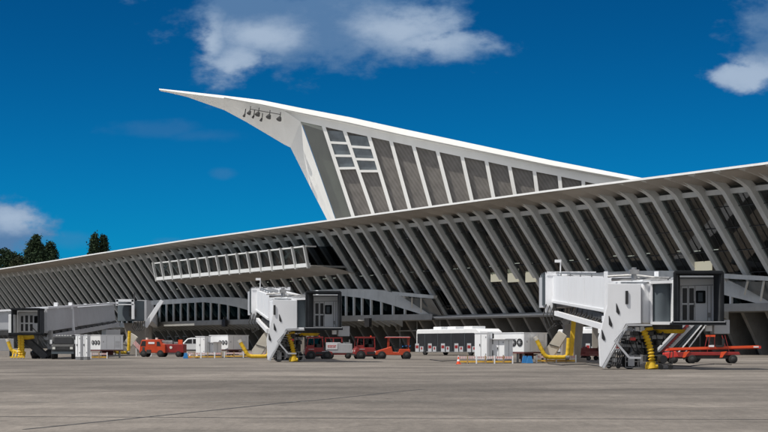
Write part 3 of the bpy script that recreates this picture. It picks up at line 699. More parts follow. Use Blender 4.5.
# ------------------------------------------------------------------ boarding bridges
def make_bridge():
    """near bridge, built where it stands; copies are re-placed and turned"""
    Y0 = 90.0; o = P(698, 347, Y0); o.z = gz(Y0)
    e = empty('boarding_bridge', o, 0, 'white passenger boarding bridge nearest the camera at right, dark canopy hood facing the apron', 'boarding bridge', 'passenger boarding bridges on the apron')
    B = lambda mb, name, mt, par=e, **k: mb.build(name, mt, par, world=True, **k)
    # --- inner tunnel
    YA, YB = 123.0, 96.6
    l0, l1 = P(552.5, 276, YA), P(605.5, 277.8, YB); b0, b1 = P(552.5, 303, YA), P(605.5, 312.8, YB)
    wv = Vector((2.6, 0, 0))
    mb = MB(); mb.mesh([b0, b1, l1, l0, b0+wv, b1+wv, l1+wv, l0+wv], [(0, 1, 2, 3), (7, 6, 5, 4), (0, 4, 5, 1), (3, 2, 6, 7), (1, 5, 6, 2), (0, 3, 7, 4)])
    tun = B(mb, 'tunnel', M['tunnelwhite'])
    mb = MB()
    for a in (0.0, 0.36, 0.66): 
        p, q = b0.lerp(b1, a), l0.lerp(l1, a); mb.beam(p+Vector((-0.03, 0, 0)), q+Vector((-0.03, 0, 0)), 0.05, 0.03)
    mb.beam(b0.lerp(b1, 0)+Vector((-0.04, 0, 0.12)), b1+Vector((-0.04, 0, 0.12)), 0.06, 0.16)
    B(mb, 'panel_trim', M['white'], tun)
    mb = MB(); mb.beam(l0+Vector((0.3, 0, 0.22)), l1+Vector((0.3, 0, 0.22)), 0.12); mb.beam(l0+Vector((1.2, 0, 0.15)), l1+Vector((1.2, 0, 0.15)), 0.3, 0.16)
    for a in (0.1, 0.3, 0.5, 0.7, 0.9): p = l0.lerp(l1, a)+Vector((0.3, 0, 0)); mb.beam(p, p+Vector((0, 0, 0.25)), 0.08)
    B(mb, 'roof_conduit', M['steel'])
    # --- rotunda end portal
    pa = P(545.5, 272.5, YA+0.2); pb = P(552.5, 312.5, YA+0.2)
    mb = MB(); mb.box(((pa.x+pb.x)/2, YA+0.1, (pa.z+pb.z)/2), (pb.x-pa.x, 0.5, pa.z-pb.z)); mb.box(((pa.x+pb.x)/2+1.6, YA+0.1, pa.z-0.1), (3.6, 0.6, 0.3)); B(mb, 'portal_post', M['tunnelwhite'])
    ps = P(542.3, 274.5, YA+1.2); pt = P(546.5, 305, YA+1.2)
    mb = MB(); mb.box(((ps.x+pt.x)/2+0.15, YA+1.6, (ps.z+pt.z)/2), (0.6, 1.6, ps.z-pt.z)); B(mb, 'corrugated_end', M['curtain'])
    mb = MB(); mb.tube([(pb.x+1.2, YA+2.2, pb.z+0.4), (pb.x+1.2, YA+2.2, pa.z-0.3)], 2.0, 20); B(mb, 'rotunda', M['tunnelgrey'], smooth=True)
    mb = MB(); mb.box((pb.x+1.2, YA+2.0, pa.z+0.0), (3.4, 4.4, 0.14)); B(mb, 'rotunda_roof', M['darksteel'])
    # pier
    mb = MB(); g0 = gz(YA); c = Vector((pb.x+1.3, YA+2, 0))
    pl = [(-0.55, 0), (0.85, 0), (1.25, pb.z+0.5-g0), (-0.15, pb.z+0.5-g0)]
    mb.prism([(c.x+x, c.y-0.5, g0-0.1+z) for x, z in pl], (0, 1.0, 0)); mb.box((c.x+0.1, c.y, g0+0.15), (2.4, 2.0, 0.3)); B(mb, 'pier', M['pier'], bevel=0.03)
    # hanging cables and slip rings at the rotunda
    mb = MB()
    for k in range(5):
        a = 0.25*k; x0 = pb.x-0.5+a; mb.tube([(x0, YA-0.2, pb.z+0.6-0.1*k), (x0-0.25, YA-0.3, pb.z-0.3), (x0+0.1, YA-0.3, pb.z-1.3+0.13*k), (x0+0.7, YA-0.2, pb.z-0.8), (x0+0.8, YA-0.1, pb.z+0.3)], 0.045, 6)
    mb.box((pb.x+0.35, YA-0.2, pb.z-0.35), (0.7, 0.5, 0.45)); mb.box((pb.x+0.1, YA-0.3, pb.z+0.2), (0.25, 0.4, 0.8))
    B(mb, 'cable_loop', M['darksteel'])
    mb = MB(); mb.tube([(pb.x+0.9, YA-0.35, pb.z-0.6), (pb.x+0.9, YA-0.05, pb.z-0.6)], 0.32, 12); B(mb, 'hoist_drum', M['steel'])
    # camera mast
    m0 = P(560.5, 273, YA-3); mb = MB(); mb.tube([m0, m0+Vector((0, 0, 0.85))], 0.05, 6); mb.box(m0+Vector((-0.18, 0, 0.85)), (0.45, 0.2, 0.2)); B(mb, 'camera_mast', M['white'])
    # --- under frame of the tunnel
    u0, u1 = P(556, 313.2, YA-2), P(604, 327, YB+0.5)
    mb = MB(); mb.beam(u0, u1, 0.26, 0.32); B(mb, 'lower_chord', M['tunnelwhite'])
    mb = MB(); mb.beam(u0+wv*0.8, u1+wv*0.8, 0.26, 0.32); mb.beam(P(574, 306.5, 112)+Vector((0.3, 0, -0.2)), P(605, 316.5, YB)+Vector((0.3, 0, -0.1)), 0.3, 0.35)
    for k in range(7):
        a = k/7; p = u0.lerp(u1, 0.3+0.7*a); q = b0.lerp(b1, min(1, 0.36+0.68*a)); mb.beam(p+Vector((0.1, 0, 0)), q+Vector((0.3, 0, 0)), 0.10)
        if k: mb.beam(pp+Vector((0.1, 0, 0)), q+Vector((0.3, 0, 0)), 0.07)
        pp = p
    B(mb, 'truss', M['darksteel'])
    # --- lifting portal
    q0, q1 = P(604.2, 271.5, YB-0.4), P(607.4, 322, YB-0.4)
    for dx in (0, 2.9):
        mb = MB(); mb.box(((q0.x+q1.x)/2+dx, YB-0.4, (q0.z+q1.z)/2), (q1.x-q0.x, 0.4, q0.z-q1.z)); B(mb, 'lift_column', M['tunnelwhite'])
    mb = MB(); mb.box(((q0.x+q1.x)/2+1.45, YB-0.4, q1.z+0.2), (3.3, 0.5, 0.3)); B(mb, 'lift_crossbeam', M['tunnelwhite'])
    # --- outer tunnel and cab body
    zt, zb = P(0, 282.5, 92).z, P(0, 324, 91).z
    f = [P(608, 347, 96), P(618, 347, 93.6), P(643, 347, 90.6), P(651, 347, 90.7), P(651, 347, 90.7)+Vector((2.2, 3.2, 0)), P(608, 347, 96)+Vector((2.8, 3.0, 0))]
    mb = MB(); zz = [(zb, zt)]
    mb.prism([(p.x, p.y, zb) for p in f], (0, 0, zt-zb)); body = B(mb, 'outer_tunnel', M['tunnelwhite'], bevel=0.10, seg=3)
    mb = MB(); mb.prism([(p.x, p.y+0.1, zt) for p in f], (0, 0, 0.10)); B(mb, 'tunnel_roof', M['white'])
    w = P(626.8, 297.5, 89.95); mb = MB(); mb.box(w, (0.15, 0.06, 0.72)); B(mb, 'side_window', M['black'], body, bevel=0.02)
    mb = MB(); a = P(630, 284.5, 91.6); mb.beam(P(622, 282.8, 92.8), P(648, 282.8, 90.3), 0.16, 0.10); mb.tube([P(634, 281, 92), P(634, 267.5, 92)], 0.14, 8); mb.tube([P(608, 276.5, 94), P(634, 275, 93), P(655, 277.5, 92), P(670, 278, 91)], 0.07, 6)
    mb.tube([P(612, 279.5, 94), P(640, 279, 93), P(668, 280.5, 91)], 0.10, 6); mb.box(P(634, 272, 92), (0.5, 0.5, 0.25))
    B(mb, 'roof_pipe', M['steel'])
    # slat curtain side of the turning cab
    mb = MB(); rows = []
    for k in range(9):
        a = k/8; x = 651.2+20.6*a; Y = 90.6+0.35*math.sin(math.pi*a)*-1; rows.append([P(x, 283.6, Y), P(x, 322, Y)])
    mb.grid(rows)
    cur = B(mb, 'slat_curtain', M['curtain'], smooth=True)
    mb = MB()
    for k in range(1, 20): mb.beam(P(651.5, 283.6+38.4*k/20, 90.55), P(671.6, 283.6+38.4*k/20, 90.55-0.0), 0.012, 0.02)
    B(mb, 'slat_line', M['black'], cur)
    mb = MB(); mb.beam(P(650.5, 282.6, 90.4), P(673, 281.8, 90.2), 0.5, 0.16); mb.beam(P(650.5, 323.2, 90.4), P(673, 323.2, 90.2), 0.5, 0.16); mb.box(P(651, 303, 90.5), (0.12, 0.3, 2.2)); B(mb, 'curtain_frame', M['tunnelwhite'])
    # white post with slot window
    a, b = P(672.2, 280, 90), P(678, 323.5, 90)
    mb = MB(); mb.box(((a.x+b.x)/2, 90.3, (a.z+b.z)/2), (b.x-a.x, 0.9, a.z-b.z)); post = B(mb, 'cab_post', M['white'], bevel=0.03)
    mb = MB(); p = P(675.6, 297.5, 89.83); mb.box(p, (0.10, 0.04, 0.62)); B(mb, 'slot_window', M['black'], post)
    # cab box behind the hood
    hb = 90.4; A, Z = P(676, 276.5, hb), P(719, 324.5, hb)
    mb = MB(); mb.box(((A.x+Z.x)/2, hb+1.5, (A.z+Z.z)/2), (Z.x-A.x, 2.9, A.z-Z.z)); cab = B(mb, 'cab', M['tunnelgrey'], bevel=0.05)
    # door wall
    dw = hb-0.06; a, b = P(680, 279, dw), P(713.5, 321, dw)
    mb = MB(); mb.box(((a.x+b.x)/2, dw, (a.z+b.z)/2), (b.x-a.x, 0.06, a.z-b.z)); wall = B(mb, 'door_wall', M['tunnelwhite'])
    for x0, x1 in ((682.6, 687), (689.4, 693.8)):
        for y0, y1 in ((288.2, 303), (304.8, 320)):
            a, b = P(x0, y0, dw-0.05), P(x1, y1, dw-0.05); mb = MB(); mb.box(((a.x+b.x)/2, dw-0.05, (a.z+b.z)/2), (b.x-a.x, 0.05, a.z-b.z)); B(mb, 'door_window', M['black'], wall)
    a, b = P(696, 290.6, dw-0.1), P(705.6, 303.2, dw-0.1); mb = MB(); mb.box(((a.x+b.x)/2, dw-0.08, (a.z+b.z)/2), (b.x-a.x, 0.10, a.z-b.z)); fr = B(mb, 'operator_window', M['rubber'], wall, bevel=0.05, seg=3)
    a, b = P(698.2, 292.6, dw-0.16), P(702.8, 301.6, dw-0.16); mb = MB(); mb.box(((a.x+b.x)/2, dw-0.135, (a.z+b.z)/2), (b.x-a.x, 0.02, a.z-b.z)); B(mb, 'pane', M['curtain'], fr)
    mb = MB()
    for x in (681.2, 688.2, 695, 707.5, 711): p, q = P(x, 286, dw-0.05), P(x, 320.8, dw-0.05); mb.beam(p, q, 0.03, 0.03)
    mb.beam(P(680.5, 286, dw-0.05), P(713, 285, dw-0.05), 0.03, 0.04); mb.box(P(709, 315, dw-0.08), (0.12, 0.08, 0.25)); mb.box(P(694.5, 304, dw-0.08), (0.05, 0.08, 0.3)); B(mb, 'door_frame', M['steel'], wall)
    # hood: folded bellows on three sides
    fronts = 88.3; n = 7
    zt2, zb2 = P(0, 273.5, 89).z, P(0, 323.5, 89).z
    XL = lambda Y: P(678.6+(676.2-678.6)*(hb-Y)/(hb-fronts), 0, Y).x
    XR = lambda Y: P(714.5+(720.5-714.5)*(hb-Y)/(hb-fronts), 0, Y).x
    dep = (hb-fronts)/n
    for X_, side in ((XL, -1), (XR, 1)):
        mb = MB()
        for k in range(n):
            Y = fronts+dep*(k+0.5); mb.box((X_(Y)+side*0.04*(k % 2), Y, (zt2+zb2)/2), (0.10+0.05*(k % 2), dep*1.02, zt2-zb2))
        B(mb, 'hood_side', M['canopygrey'])
    mb = MB()
    for k in range(n):
        Y = fronts+dep*(k+0.5); mb.box(((XL(Y)+XR(Y))/2, Y, zt2+0.02+0.04*(k % 2)), (XR(Y)-XL(Y)+0.2, dep*1.02, 0.14))
    B(mb, 'hood_roof', M['rubber'])
    xl, xr = XL(fronts), XR(fronts)
    mb = MB(); mb.box((xl-0.08, fronts-0.05, (zt2+zb2)/2), (0.15, 0.22, zt2-zb2+0.10)); mb.box((xr+0.08, fronts-0.05, (zt2+zb2)/2), (0.18, 0.22, zt2-zb2+0.10)); mb.box(((xl+xr)/2, fronts-0.05, zt2+0.02), (xr-xl+0.2, 0.24, 0.20)); B(mb, 'hood_frame', M['rubber'], bevel=0.05, seg=3)
    mb = MB(); mb.box(((xl+xr)/2, fronts+0.9, zb2+0.0), (xr-xl+0.1, 2.2, 0.10)); mb.box(((xl+xr)/2, fronts-0.22, zb2+0.0), (xr-xl+0.5, 0.14, 0.2)); B(mb, 'hood_floor', M['rubber'])
    mb = MB(); mb.box(((xl+xr)/2, fronts-0.30, zb2+0.07), (xr-xl+0.4, 0.03, 0.04)); B(mb, 'bumper_edge', M['tunnelgrey'])
    # control box under the hood, right
    a = P(720, 327, 91); mb = MB(); mb.box(a, (0.85, 1.0, 0.75)); B(mb, 'control_box', M['tunnelgrey'], bevel=0.03)
    mb = MB(); mb.box(P(708.5, 328.4, 90.4), (0.33, 0.3, 0.3)); B(mb, 'lamp_box', M['white'])
    # turntable under the cab
    mb = MB(); c = P(664, 326.3, 91.5); mb.tube([c+Vector((0, 0, -0.18)), c+Vector((0, 0, 0.12))], 1.0, 24); B(mb, 'turntable', M['darksteel'])
    mb = MB(); mb.tube([c+Vector((0.35, 0, -0.38)), c+Vector((0.35, 0, -0.18))], [0.7, 0.85], 24); B(mb, 'turntable_ring', M['yellow'])
    # --- service stair enclosure
    sp = [(607.2, 305), (607.4, 283.3), (641, 284.0), (641, 323.5), (626, 324), (602.2, 367.3), (600.2, 366.5), (598.8, 338)]
    mb = MB(); mb.prism([P(x, y, 90.0) for x, y in sp], (0.12, 1.25, 0)); st = B(mb, 'stair_enclosure', M['tunnelwhite'], bevel=0.02)
    for x, y in ((617.8, 309), (610.4, 321.5), (603.3, 335.3)):
        mb = MB(); mb.prism([P(x-1.7, y-5.6, 89.97), P(x-1.2, y-5.6, 89.97), P(x+1.9, y+2.6, 89.97), P(x+1.8, y+5.2, 89.97), P(x+0.8, y+5.4, 89.97), P(x-1.5, y+3.0, 89.97)], (0, 0.05, 0)); B(mb, 'stair_window', M['black'], st)
    mb = MB(); mb.beam(P(603.4, 368.0, 89.8), P(627.2, 325.2, 89.8), 0.10, 0.14, up=(0, 1, 0)); mb.beam(P(626.5, 325, 89.8), P(652, 325, 89.8), 0.14, 0.10); B(mb, 'stair_stringer', M['tunnelgrey'])
    # open stair steps and mesh panel
    mb = MB()
    for k in range(13):
        a = (k+0.5)/13; x = 606+24*a; y = 368-42*a; p = P(x, y, 90.2); mb.box((p.x, 90.75, p.z), (0.32, 1.0, 0.04))
    B(mb, 'stair_step', M['steel'])
    mb = MB()
    for k in range(16):
        a = k/15; p = P(606+28*a, 366-38*a, 89.9); q = P(606+28*a, 366-38*a+9, 89.9); 
        if q.z > gz(90)+0.1: mb.beam(p, q, 0.02)
    for k in range(6): mb.beam(P(607+2.6*k, 366, 91.6), P(629+1.4*k, 328, 91.6), 0.035)
    for k in range(14): mb.beam(P(608+2.4*k, 358-2.2*k if 358-2.2*k > 330 else 330, 91.7), P(608+2.4*k, 366, 91.7), 0.03)
    mb.beam(P(606, 366, 91.6), P(640, 366, 91.6), 0.06)
    B(mb, 'stair_mesh', M['darksteel'])
    mb = MB(); mb.beam(P(614.5, 340.5, 89.6), P(629, 357.5, 89.6), 0.11); mb.beam(P(629, 357.8, 89.6), P(641, 357.8, 89.6), 0.11); mb.beam(P(614.5, 340.5, 89.6), P(626, 327, 89.8), 0.06); mb.beam(P(611, 354, 89.6), P(617, 344, 89.7), 0.07); B(mb, 'brace', M['tunnelgrey'])
    # white electric boxes hung in the stair frame
    for x, y in ((627.5, 333), (628.3, 338), (613.5, 355), (614, 360), (637, 329), (642, 328.5)):
        mb = MB(); mb.box(P(x, y, 91), (0.2, 0.3, 0.2)); B(mb, 'junction_box', M['white'])
    mb = MB(); mb.box(P(632.5, 339, 90.6), (0.30, 0.3, 0.16)); B(mb, 'warning_lamp', M['redpaint'])
    # --- drive bogie
    g = gz(90)
    mb = MB(); cx = P(643, 0, 91.6).x
    mb.box((cx, 91.8, g+0.55), (1.9, 0.6, 0.30)); mb.box((cx-0.45, 91.8, g+1.05), (0.35, 0.5, 0.9)); mb.box((cx+0.35, 91.8, g+1.2), (0.3, 0.5, 1.1)); mb.box((cx-0.1, 91.8, g+1.75), (2.3, 0.8, 0.22))
    mb.beam((cx-1.0, 91.5, g+0.6), (cx+0.5, 91.5, g+1.7), 0.12); mb.beam((cx+0.9, 91.5, g+0.6), (cx-0.3, 91.5, g+1.6), 0.10); mb.beam((cx-1.4, 91.4, g+1.3), (cx+0.5, 91.4, g+1.2), 0.16)
    B(mb, 'drive_frame', M['steel'])
    mb = MB()
    for dx, dz, s in ((-0.2, 0.95, 0.36), (0.15, 1.35, 0.3), (-0.7, 1.5, 0.32), (0.75, 1.45, 0.34), (-0.95, 1.1, 0.26), (0.5, 0.9, 0.3), (-0.45, 1.95, 0.3), (0.3, 1.95, 0.34), (1.0, 1.95, 0.25)): mb.box((cx+dx, 91.2, g+dz), (s, 0.5, s*0.8), 0.3*dx)
    mb.box((cx-0.1, 92.3, g+1.4), (2.0, 0.2, 1.3))
    B(mb, 'motor_unit', M['darksteel'], bevel=0.03)
    mb = MB()
    for k in range(6): mb.tube([(cx-0.9+0.3*k, 91.0, g+2.0), (cx-0.8+0.3*k, 90.9, g+1.4), (cx-0.6+0.22*k, 90.9, g+1.0), (cx-0.2+0.1*k, 91, g+0.8)], 0.03, 5)
    B(mb, 'hydraulic_hose', M['black'])
    for dx in (-0.75, 0.62):
        mb = MB(); mb.tube([(cx+dx, 91.45, g+0.42), (cx+dx, 91.8, g+0.42)], 0.42, 20); wh = B(mb, 'wheel', M['tyre'], smooth=True)
        mb = MB(); mb.tube([(cx+dx, 91.40, g+0.42), (cx+dx, 91.46, g+0.42)], 0.2, 14); B(mb, 'rim', M['rim'], wh)
    # guard cage with posts
    mb = MB()
    for k in range(7): x = cx-1.05+0.35*k; mb.beam((x, 90.9, g+0.08), (x, 90.9, g+0.75), 0.035)
    for z in (0.1, 0.42, 0.75): mb.beam((cx-1.05, 90.9, g+z), (cx+1.05, 90.9, g+z), 0.045)
    B(mb, 'guard_cage', M['steel'])
    mb = MB(); mb.box((cx-0.75, 90.85, g+0.45), (0.35, 0.05, 0.55)); B(mb, 'guard_panel', M['tunnelgrey']); mb = MB(); mb.box((cx-0.2, 90.85, g+0.55), (0.16, 0.05, 0.5)); B(mb, 'guard_panel', M['tunnelgrey'])
    # --- yellow coiled hose
    p, q = P(643.5, 330.5, 90.6), P(651.8, 362.5, 90.6); mb = MB(); pts = []; rs = []
    for k in range(81):
        a = k/80; pts.append(p.lerp(q, a)+Vector((0.10*math.sin(a*3), 0, 0))); rs.append(0.165+0.04*math.cos(a*2*math.pi*10))
    mb.tube(pts, rs, 14); B(mb, 'coiled_hose', M['yellow'], smooth=True)
    mb = MB(); mb.tube([q+Vector((-0.05, 0, 0.05)), q+Vector((0, 0, -0.3))], [0.26, 0.34], 14); mb.tube([q+Vector((-0.35, -0.1, -0.25)), q+Vector((0.3, -0.1, -0.2))], 0.15, 10); B(mb, 'hose_coupling', M['yellow'], smooth=True)
    mb = MB(); mb.tube([P(678, 326, 91), P(666, 329.5, 91), P(655, 328, 91), P(646, 329.5, 90.6)], 0.10, 10); B(mb, 'feed_hose', M['yellow'], smooth=True)
    # fixed walkway leading back to the gallery
    return e, o
bridge, borg = make_bridge()
b2 = copy_tree(bridge)
dst = 125.0; br = math.atan2(326-384, F); b2.location = (math.sin(br)*dst, math.cos(br)*dst, gz(dst))
b2.rotation_euler.z = R(5.5)
for ch in b2.children:
    if ch.name.startswith(('stair', 'brace', 'junction', 'lift_', 'warning')): ch.location.x += 0.9
b2['label'] = 'white passenger boarding bridge in the middle with its hood just left of the red tractors'
for ob, yy in ((bridge, 0), (b2, 1)): pass

def walkway(a, b, par, z0, z1, name='fixed_walkway'):
    d = (b-a); d.z = 0; L_ = d.length; mb = MB()
    mb.beam((a.x, a.y, (z0+z0+2.2)/2), (b.x, b.y, z1+1.1), 2.4, 2.2)
    o = mb.build(name, M['tunnelgrey'], None)
    # store in the parent's frame
    o.parent = par; m = Matrix.Translation(par.location)@Matrix.Rotation(par.rotation_euler.z, 4, 'Z'); o.data.transform(m.inverted())
    for k in range(1, int(L_/14)):
        mb = MB(); p = a.lerp(b, k*14/L_); mb.beam((p.x, p.y, gz(p.y)), (p.x, p.y, z0+(z1-z0)*k*14/L_), 0.5)
        q = mb.build('walkway_column', M['pier'], None); q.parent = par; q.data.transform(m.inverted())
    return o
ra = P(556, 290, 127); walkway(ra, W(s_of(640, DA), DA, 0), bridge, P(0, 303, 123).z, 5.3)
m2 = Matrix.Translation(b2.location)@Matrix.Rotation(b2.rotation_euler.z, 4, 'Z')@Matrix.Translation(-borg)
ra2 = m2@ra; walkway(Vector((ra2.x, ra2.y, 0)), W(s_of(318, DA), DA, 0), b2, P(0, 303, 123).z, 5.3)

# --- far left bridge: grey long tunnel seen from its shaded side
def left_bridge():
    Yc = 150.0; o = P(31, 347, Yc); o.z = gz(Yc)
    e = empty('boarding_bridge', o, 0, 'grey passenger boarding bridge at far left with long shaded tunnel above a dark truck', 'boarding bridge', 'passenger boarding bridges on the apron')
    B = lambda mb, name, mt, par=e, **k: mb.build(name, mt, par, world=True, **k)
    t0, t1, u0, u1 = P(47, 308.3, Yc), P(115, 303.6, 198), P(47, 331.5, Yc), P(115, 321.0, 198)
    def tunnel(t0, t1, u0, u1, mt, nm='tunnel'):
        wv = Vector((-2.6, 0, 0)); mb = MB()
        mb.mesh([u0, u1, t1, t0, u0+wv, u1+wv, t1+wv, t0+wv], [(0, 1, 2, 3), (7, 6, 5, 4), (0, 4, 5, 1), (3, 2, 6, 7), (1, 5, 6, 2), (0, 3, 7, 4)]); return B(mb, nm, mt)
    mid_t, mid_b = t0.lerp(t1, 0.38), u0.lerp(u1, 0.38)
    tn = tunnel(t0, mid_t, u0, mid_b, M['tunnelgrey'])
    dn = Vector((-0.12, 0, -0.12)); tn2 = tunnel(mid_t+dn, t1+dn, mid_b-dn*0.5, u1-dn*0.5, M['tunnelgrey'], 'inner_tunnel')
    mb = MB(); mb.beam(t0+Vector((0.02, 0, 0.05)), t1+Vector((0.02, 0, 0.05)), 0.2, 0.18)
    for a in (0.12, 0.5, 0.7, 0.88): p = t0.lerp(t1, a); mb.box(p+Vector((0, 0, 0.12)), (0.3, 0.6, 0.14))
    B(mb, 'roof_rail', M['tunnelwhite'])
    mb = MB()
    for xx in (56, 70.5): 
        a = (xx-47)/68; p = P(xx, 305 if xx > 60 else 303.5, 150+a*40); 
        mb.beam(P(xx, 302.5, p.y), P(xx, 309, p.y), 0.35)
    mb.beam(P(71.5, 304, 165.2), P(71.5, 333, 165.2)+Vector((0.2, 0, 0)), 0.28); B(mb, 'lift_column', M['tunnelwhite'])
    mb = MB(); mb.beam(P(46, 337.5, 151), P(118, 324.5, 196), 0.35, 0.45); mb.beam(P(46, 337.5, 151)+Vector((-2.2, 0, 0)), P(118, 324.5, 196)+Vector((-2.2, 0, 0)), 0.35, 0.45); B(mb, 'lower_chord', M['tunnelgrey'])
    mb = MB()
    for k in range(12):
        a, b = k/12, (k+1)/12; p, q = P(47, 333, 151).lerp(P(117, 322.5, 195), a), P(46, 337, 151).lerp(P(118, 324.2, 196), b); mb.beam(p, q, 0.12); mb.beam(p, P(46, 337, 151).lerp(P(118, 324.2, 196), a), 0.12)
    mb.beam(P(47, 334, 150.8)+Vector((-0.3, 0, 0)), P(117, 322.7, 195)+Vector((-0.3, 0, 0)), 0.3, 0.35); B(mb, 'truss', M['darksteel'])
    # rotunda group
    mb = MB(); a, b = P(116.5, 299.3, 199), P(134, 306, 199); mb.box(((a.x+b.x)/2, 199, a.z-0.15), (b.x-a.x, 0.6, 0.3)); mb.box((b.x-0.1, 199, a.z-1.2), (0.3, 0.6, 2.3)); mb.box((a.x+0.1, 199, a.z-0.4), (0.3, 0.6, 0.7)); mb.box(((a.x+b.x)/2, 199, a.z-0.62), (b.x-a.x, 0.6, 0.12)); B(mb, 'portal_frame', M['tunnelwhite'])
    c = P(131, 310, 201); mb = MB(); mb.tube([(c.x, c.y, P(0, 321, 201).z), (c.x, c.y, P(0, 301, 201).z)], 1.6, 20); B(mb, 'rotunda', M['curtain'], smooth=True)
    mb = MB(); a, b = P(137, 300, 206), P(146.5, 321, 206); mb.box(((a.x+b.x)/2, 208, (a.z+b.z)/2), (b.x-a.x, 4, a.z-b.z)); B(mb, 'link_box', M['tunnelgrey'])
    mb = MB(); mb.box(P(133, 312.5, 199.5), (0.8, 0.5, 0.9)); mb.tube([P(134.3, 304, 199), P(134.3, 292.5, 199)], 0.09, 6); B(mb, 'service_box', M['darksteel'])
    g = gz(200); cx = P(137, 0, 202).x; mb = MB(); pl = [(-0.9, 0), (0.7, 0), (1.0, P(0, 322, 202).z-g), (-1.6, P(0, 322, 202).z-g)]; mb.prism([(cx+x, 202, g-0.1+z) for x, z in pl], (0, 1.2, 0)); B(mb, 'pier', M['pier'], bevel=0.03)
    mb = MB(); mb.beam(P(162, 300.5, 200), P(145.5, 327, 200), 0.42, 0.42); mb.beam(P(158.5, 303, 200.4), P(143, 326, 200.4), 0.14); B(mb, 'tie_strut', M['tunnelwhite'])
    mb = MB()
    for k in range(4): x = 134+2.2*k; mb.tube([P(x, 322, 199), P(x-2, 327, 199), P(x+1, 331, 199), P(x+4, 328, 199), P(x+4, 321, 199)], 0.07, 6)
    B(mb, 'cable_loop', M['darksteel'])
    # cab with hood
    hb = Yc-0.2; A, Z = P(14, 310.5, hb), P(45, 333, hb)
    mb = MB(); mb.box(((A.x+Z.x)/2, hb+1.6, (A.z+Z.z)/2), (Z.x-A.x, 3.0, A.z-Z.z)); B(mb, 'cab', M['tunnelgrey'])
    dw = hb-0.05; a, b = P(18.5, 311.5, dw), P(41.5, 332, dw); mb = MB(); mb.box(((a.x+b.x)/2, dw, (a.z+b.z)/2), (b.x-a.x, 0.06, a.z-b.z)); wall = B(mb, 'door_wall', M['tunnelwhite'])
    for x0, x1, y0, y1 in ((21, 23.2, 316, 322.5), (25.3, 28, 315.5, 322.5), (30, 32.6, 315.5, 322.5), (21, 23.2, 324, 331), (25.3, 28, 324, 331), (30, 32.6, 324, 331)):
        a, b = P(x0, y0, dw-0.06), P(x1, y1, dw-0.06); mb = MB(); mb.box(((a.x+b.x)/2, dw-0.05, (a.z+b.z)/2), (b.x-a.x, 0.05, a.z-b.z)); B(mb, 'door_window', M['black'], wall)
    a, b = P(34, 316, dw-0.1), P(40, 323, dw-0.1); mb = MB(); mb.box(((a.x+b.x)/2, dw-0.06, (a.z+b.z)/2), (b.x-a.x, 0.08, a.z-b.z)); B(mb, 'operator_window', M['rubber'], wall, bevel=0.04)
    fr_ = hb-1.9; xl, xr = P(17, 0, hb).x, P(43, 0, hb).x; zt, zb = P(0, 309.3, Yc-1.5).z, P(0, 334, Yc-1.5).z
    for sx, x in ((-1, xl), (1, xr)):
        mb = MB()
        for k in range(6): mb.box((x+sx*0.04*(k % 2), fr_+1.9*(k+0.5)/6, (zt+zb)/2), (0.12, 0.33, zt-zb))
        B(mb, 'hood_side', M['canopygrey'])
    mb = MB(); mb.box(((xl+xr)/2, (fr_+hb)/2, zt), (xr-xl+0.3, 1.9, 0.16)); B(mb, 'hood_roof', M['rubber'])
    mb = MB(); mb.box((xl, fr_, (zt+zb)/2), (0.17, 0.2, zt-zb+0.2)); mb.box((xr, fr_, (zt+zb)/2), (0.17, 0.2, zt-zb+0.2)); mb.box(((xl+xr)/2, fr_, zt), (xr-xl+0.2, 0.22, 0.22)); mb.box(((xl+xr)/2, fr_, zb), (xr-xl+0.6, 0.5, 0.22)); B(mb, 'hood_frame', M['rubber'], bevel=0.05)
    a, b = P(8.5, 314.5, Yc-2), P(14, 335, Yc-2); mb = MB(); mb.box(((a.x+b.x)/2, Yc-1.4, (a.z+b.z)/2), (b.x-a.x, 1.2, a.z-b.z)); B(mb, 'cab_post', M['white'], bevel=0.04)
    # second tunnel running on to the left behind the cab
    mb = MB(); a, b = P(-12, 311.8, 176), P(20, 310.2, 176); mb.box(((a.x+b.x)/2, 177, (a.z+P(0, 329.5, 176).z)/2), (b.x-a.x, 2.4, a.z-P(0, 329.5, 176).z)); B(mb, 'side_tunnel', M['tunnelgrey'])
    mb = MB(); mb.beam(P(-12, 311.2, 175.6), P(20, 309.8, 175.6), 0.3, 0.2); B(mb, 'side_rail', M['tunnelwhite'])
    mb = MB(); mb.box(P(2, 333, 176), (3.2, 1.5, 0.5)); mb.beam(P(-10, 331, 176), P(18, 336, 176), 0.3); B(mb, 'side_girder', M['darksteel'])
    # service stair, dark stringers down to the right
    g = gz(Yc); p, q = P(23, 337.5, 149.5), P(45.5, 357.5, 149.5)
    mb = MB(); mb.beam(p, q, 0.12, 0.55); mb.beam(p+Vector((0, 1.1, 0)), q+Vector((0, 1.1, 0)), 0.12, 0.55)
    for k in range(10): r = p.lerp(q, (k+0.5)/10); mb.box((r.x, r.y+0.55, r.z), (0.28, 1.0, 0.05))
    mb.beam(p+Vector((0.6, 0, 1.1)), q+Vector((0.5, 0, 1.0)), 0.06); B(mb, 'stair', M['darksteel'])
    mb = MB(); cx = P(45, 0, 151).x; mb.box((cx, 151.5, g+2.1), (1.1, 0.8, 0.9)); mb.box((cx-0.9, 151.5, g+1.2), (0.3, 0.4, 2.2)); mb.box((cx+0.3, 151.5, g+1.0), (0.3, 0.4, 1.7)); mb.box((cx-0.2, 151.5, g+0.5), (2.4, 0.5, 0.3)); mb.beam((cx-1.2, 151.5, g+2.6), (cx+0.6, 151.5, g+0.6), 0.15); B(mb, 'drive_frame', M['steel'])
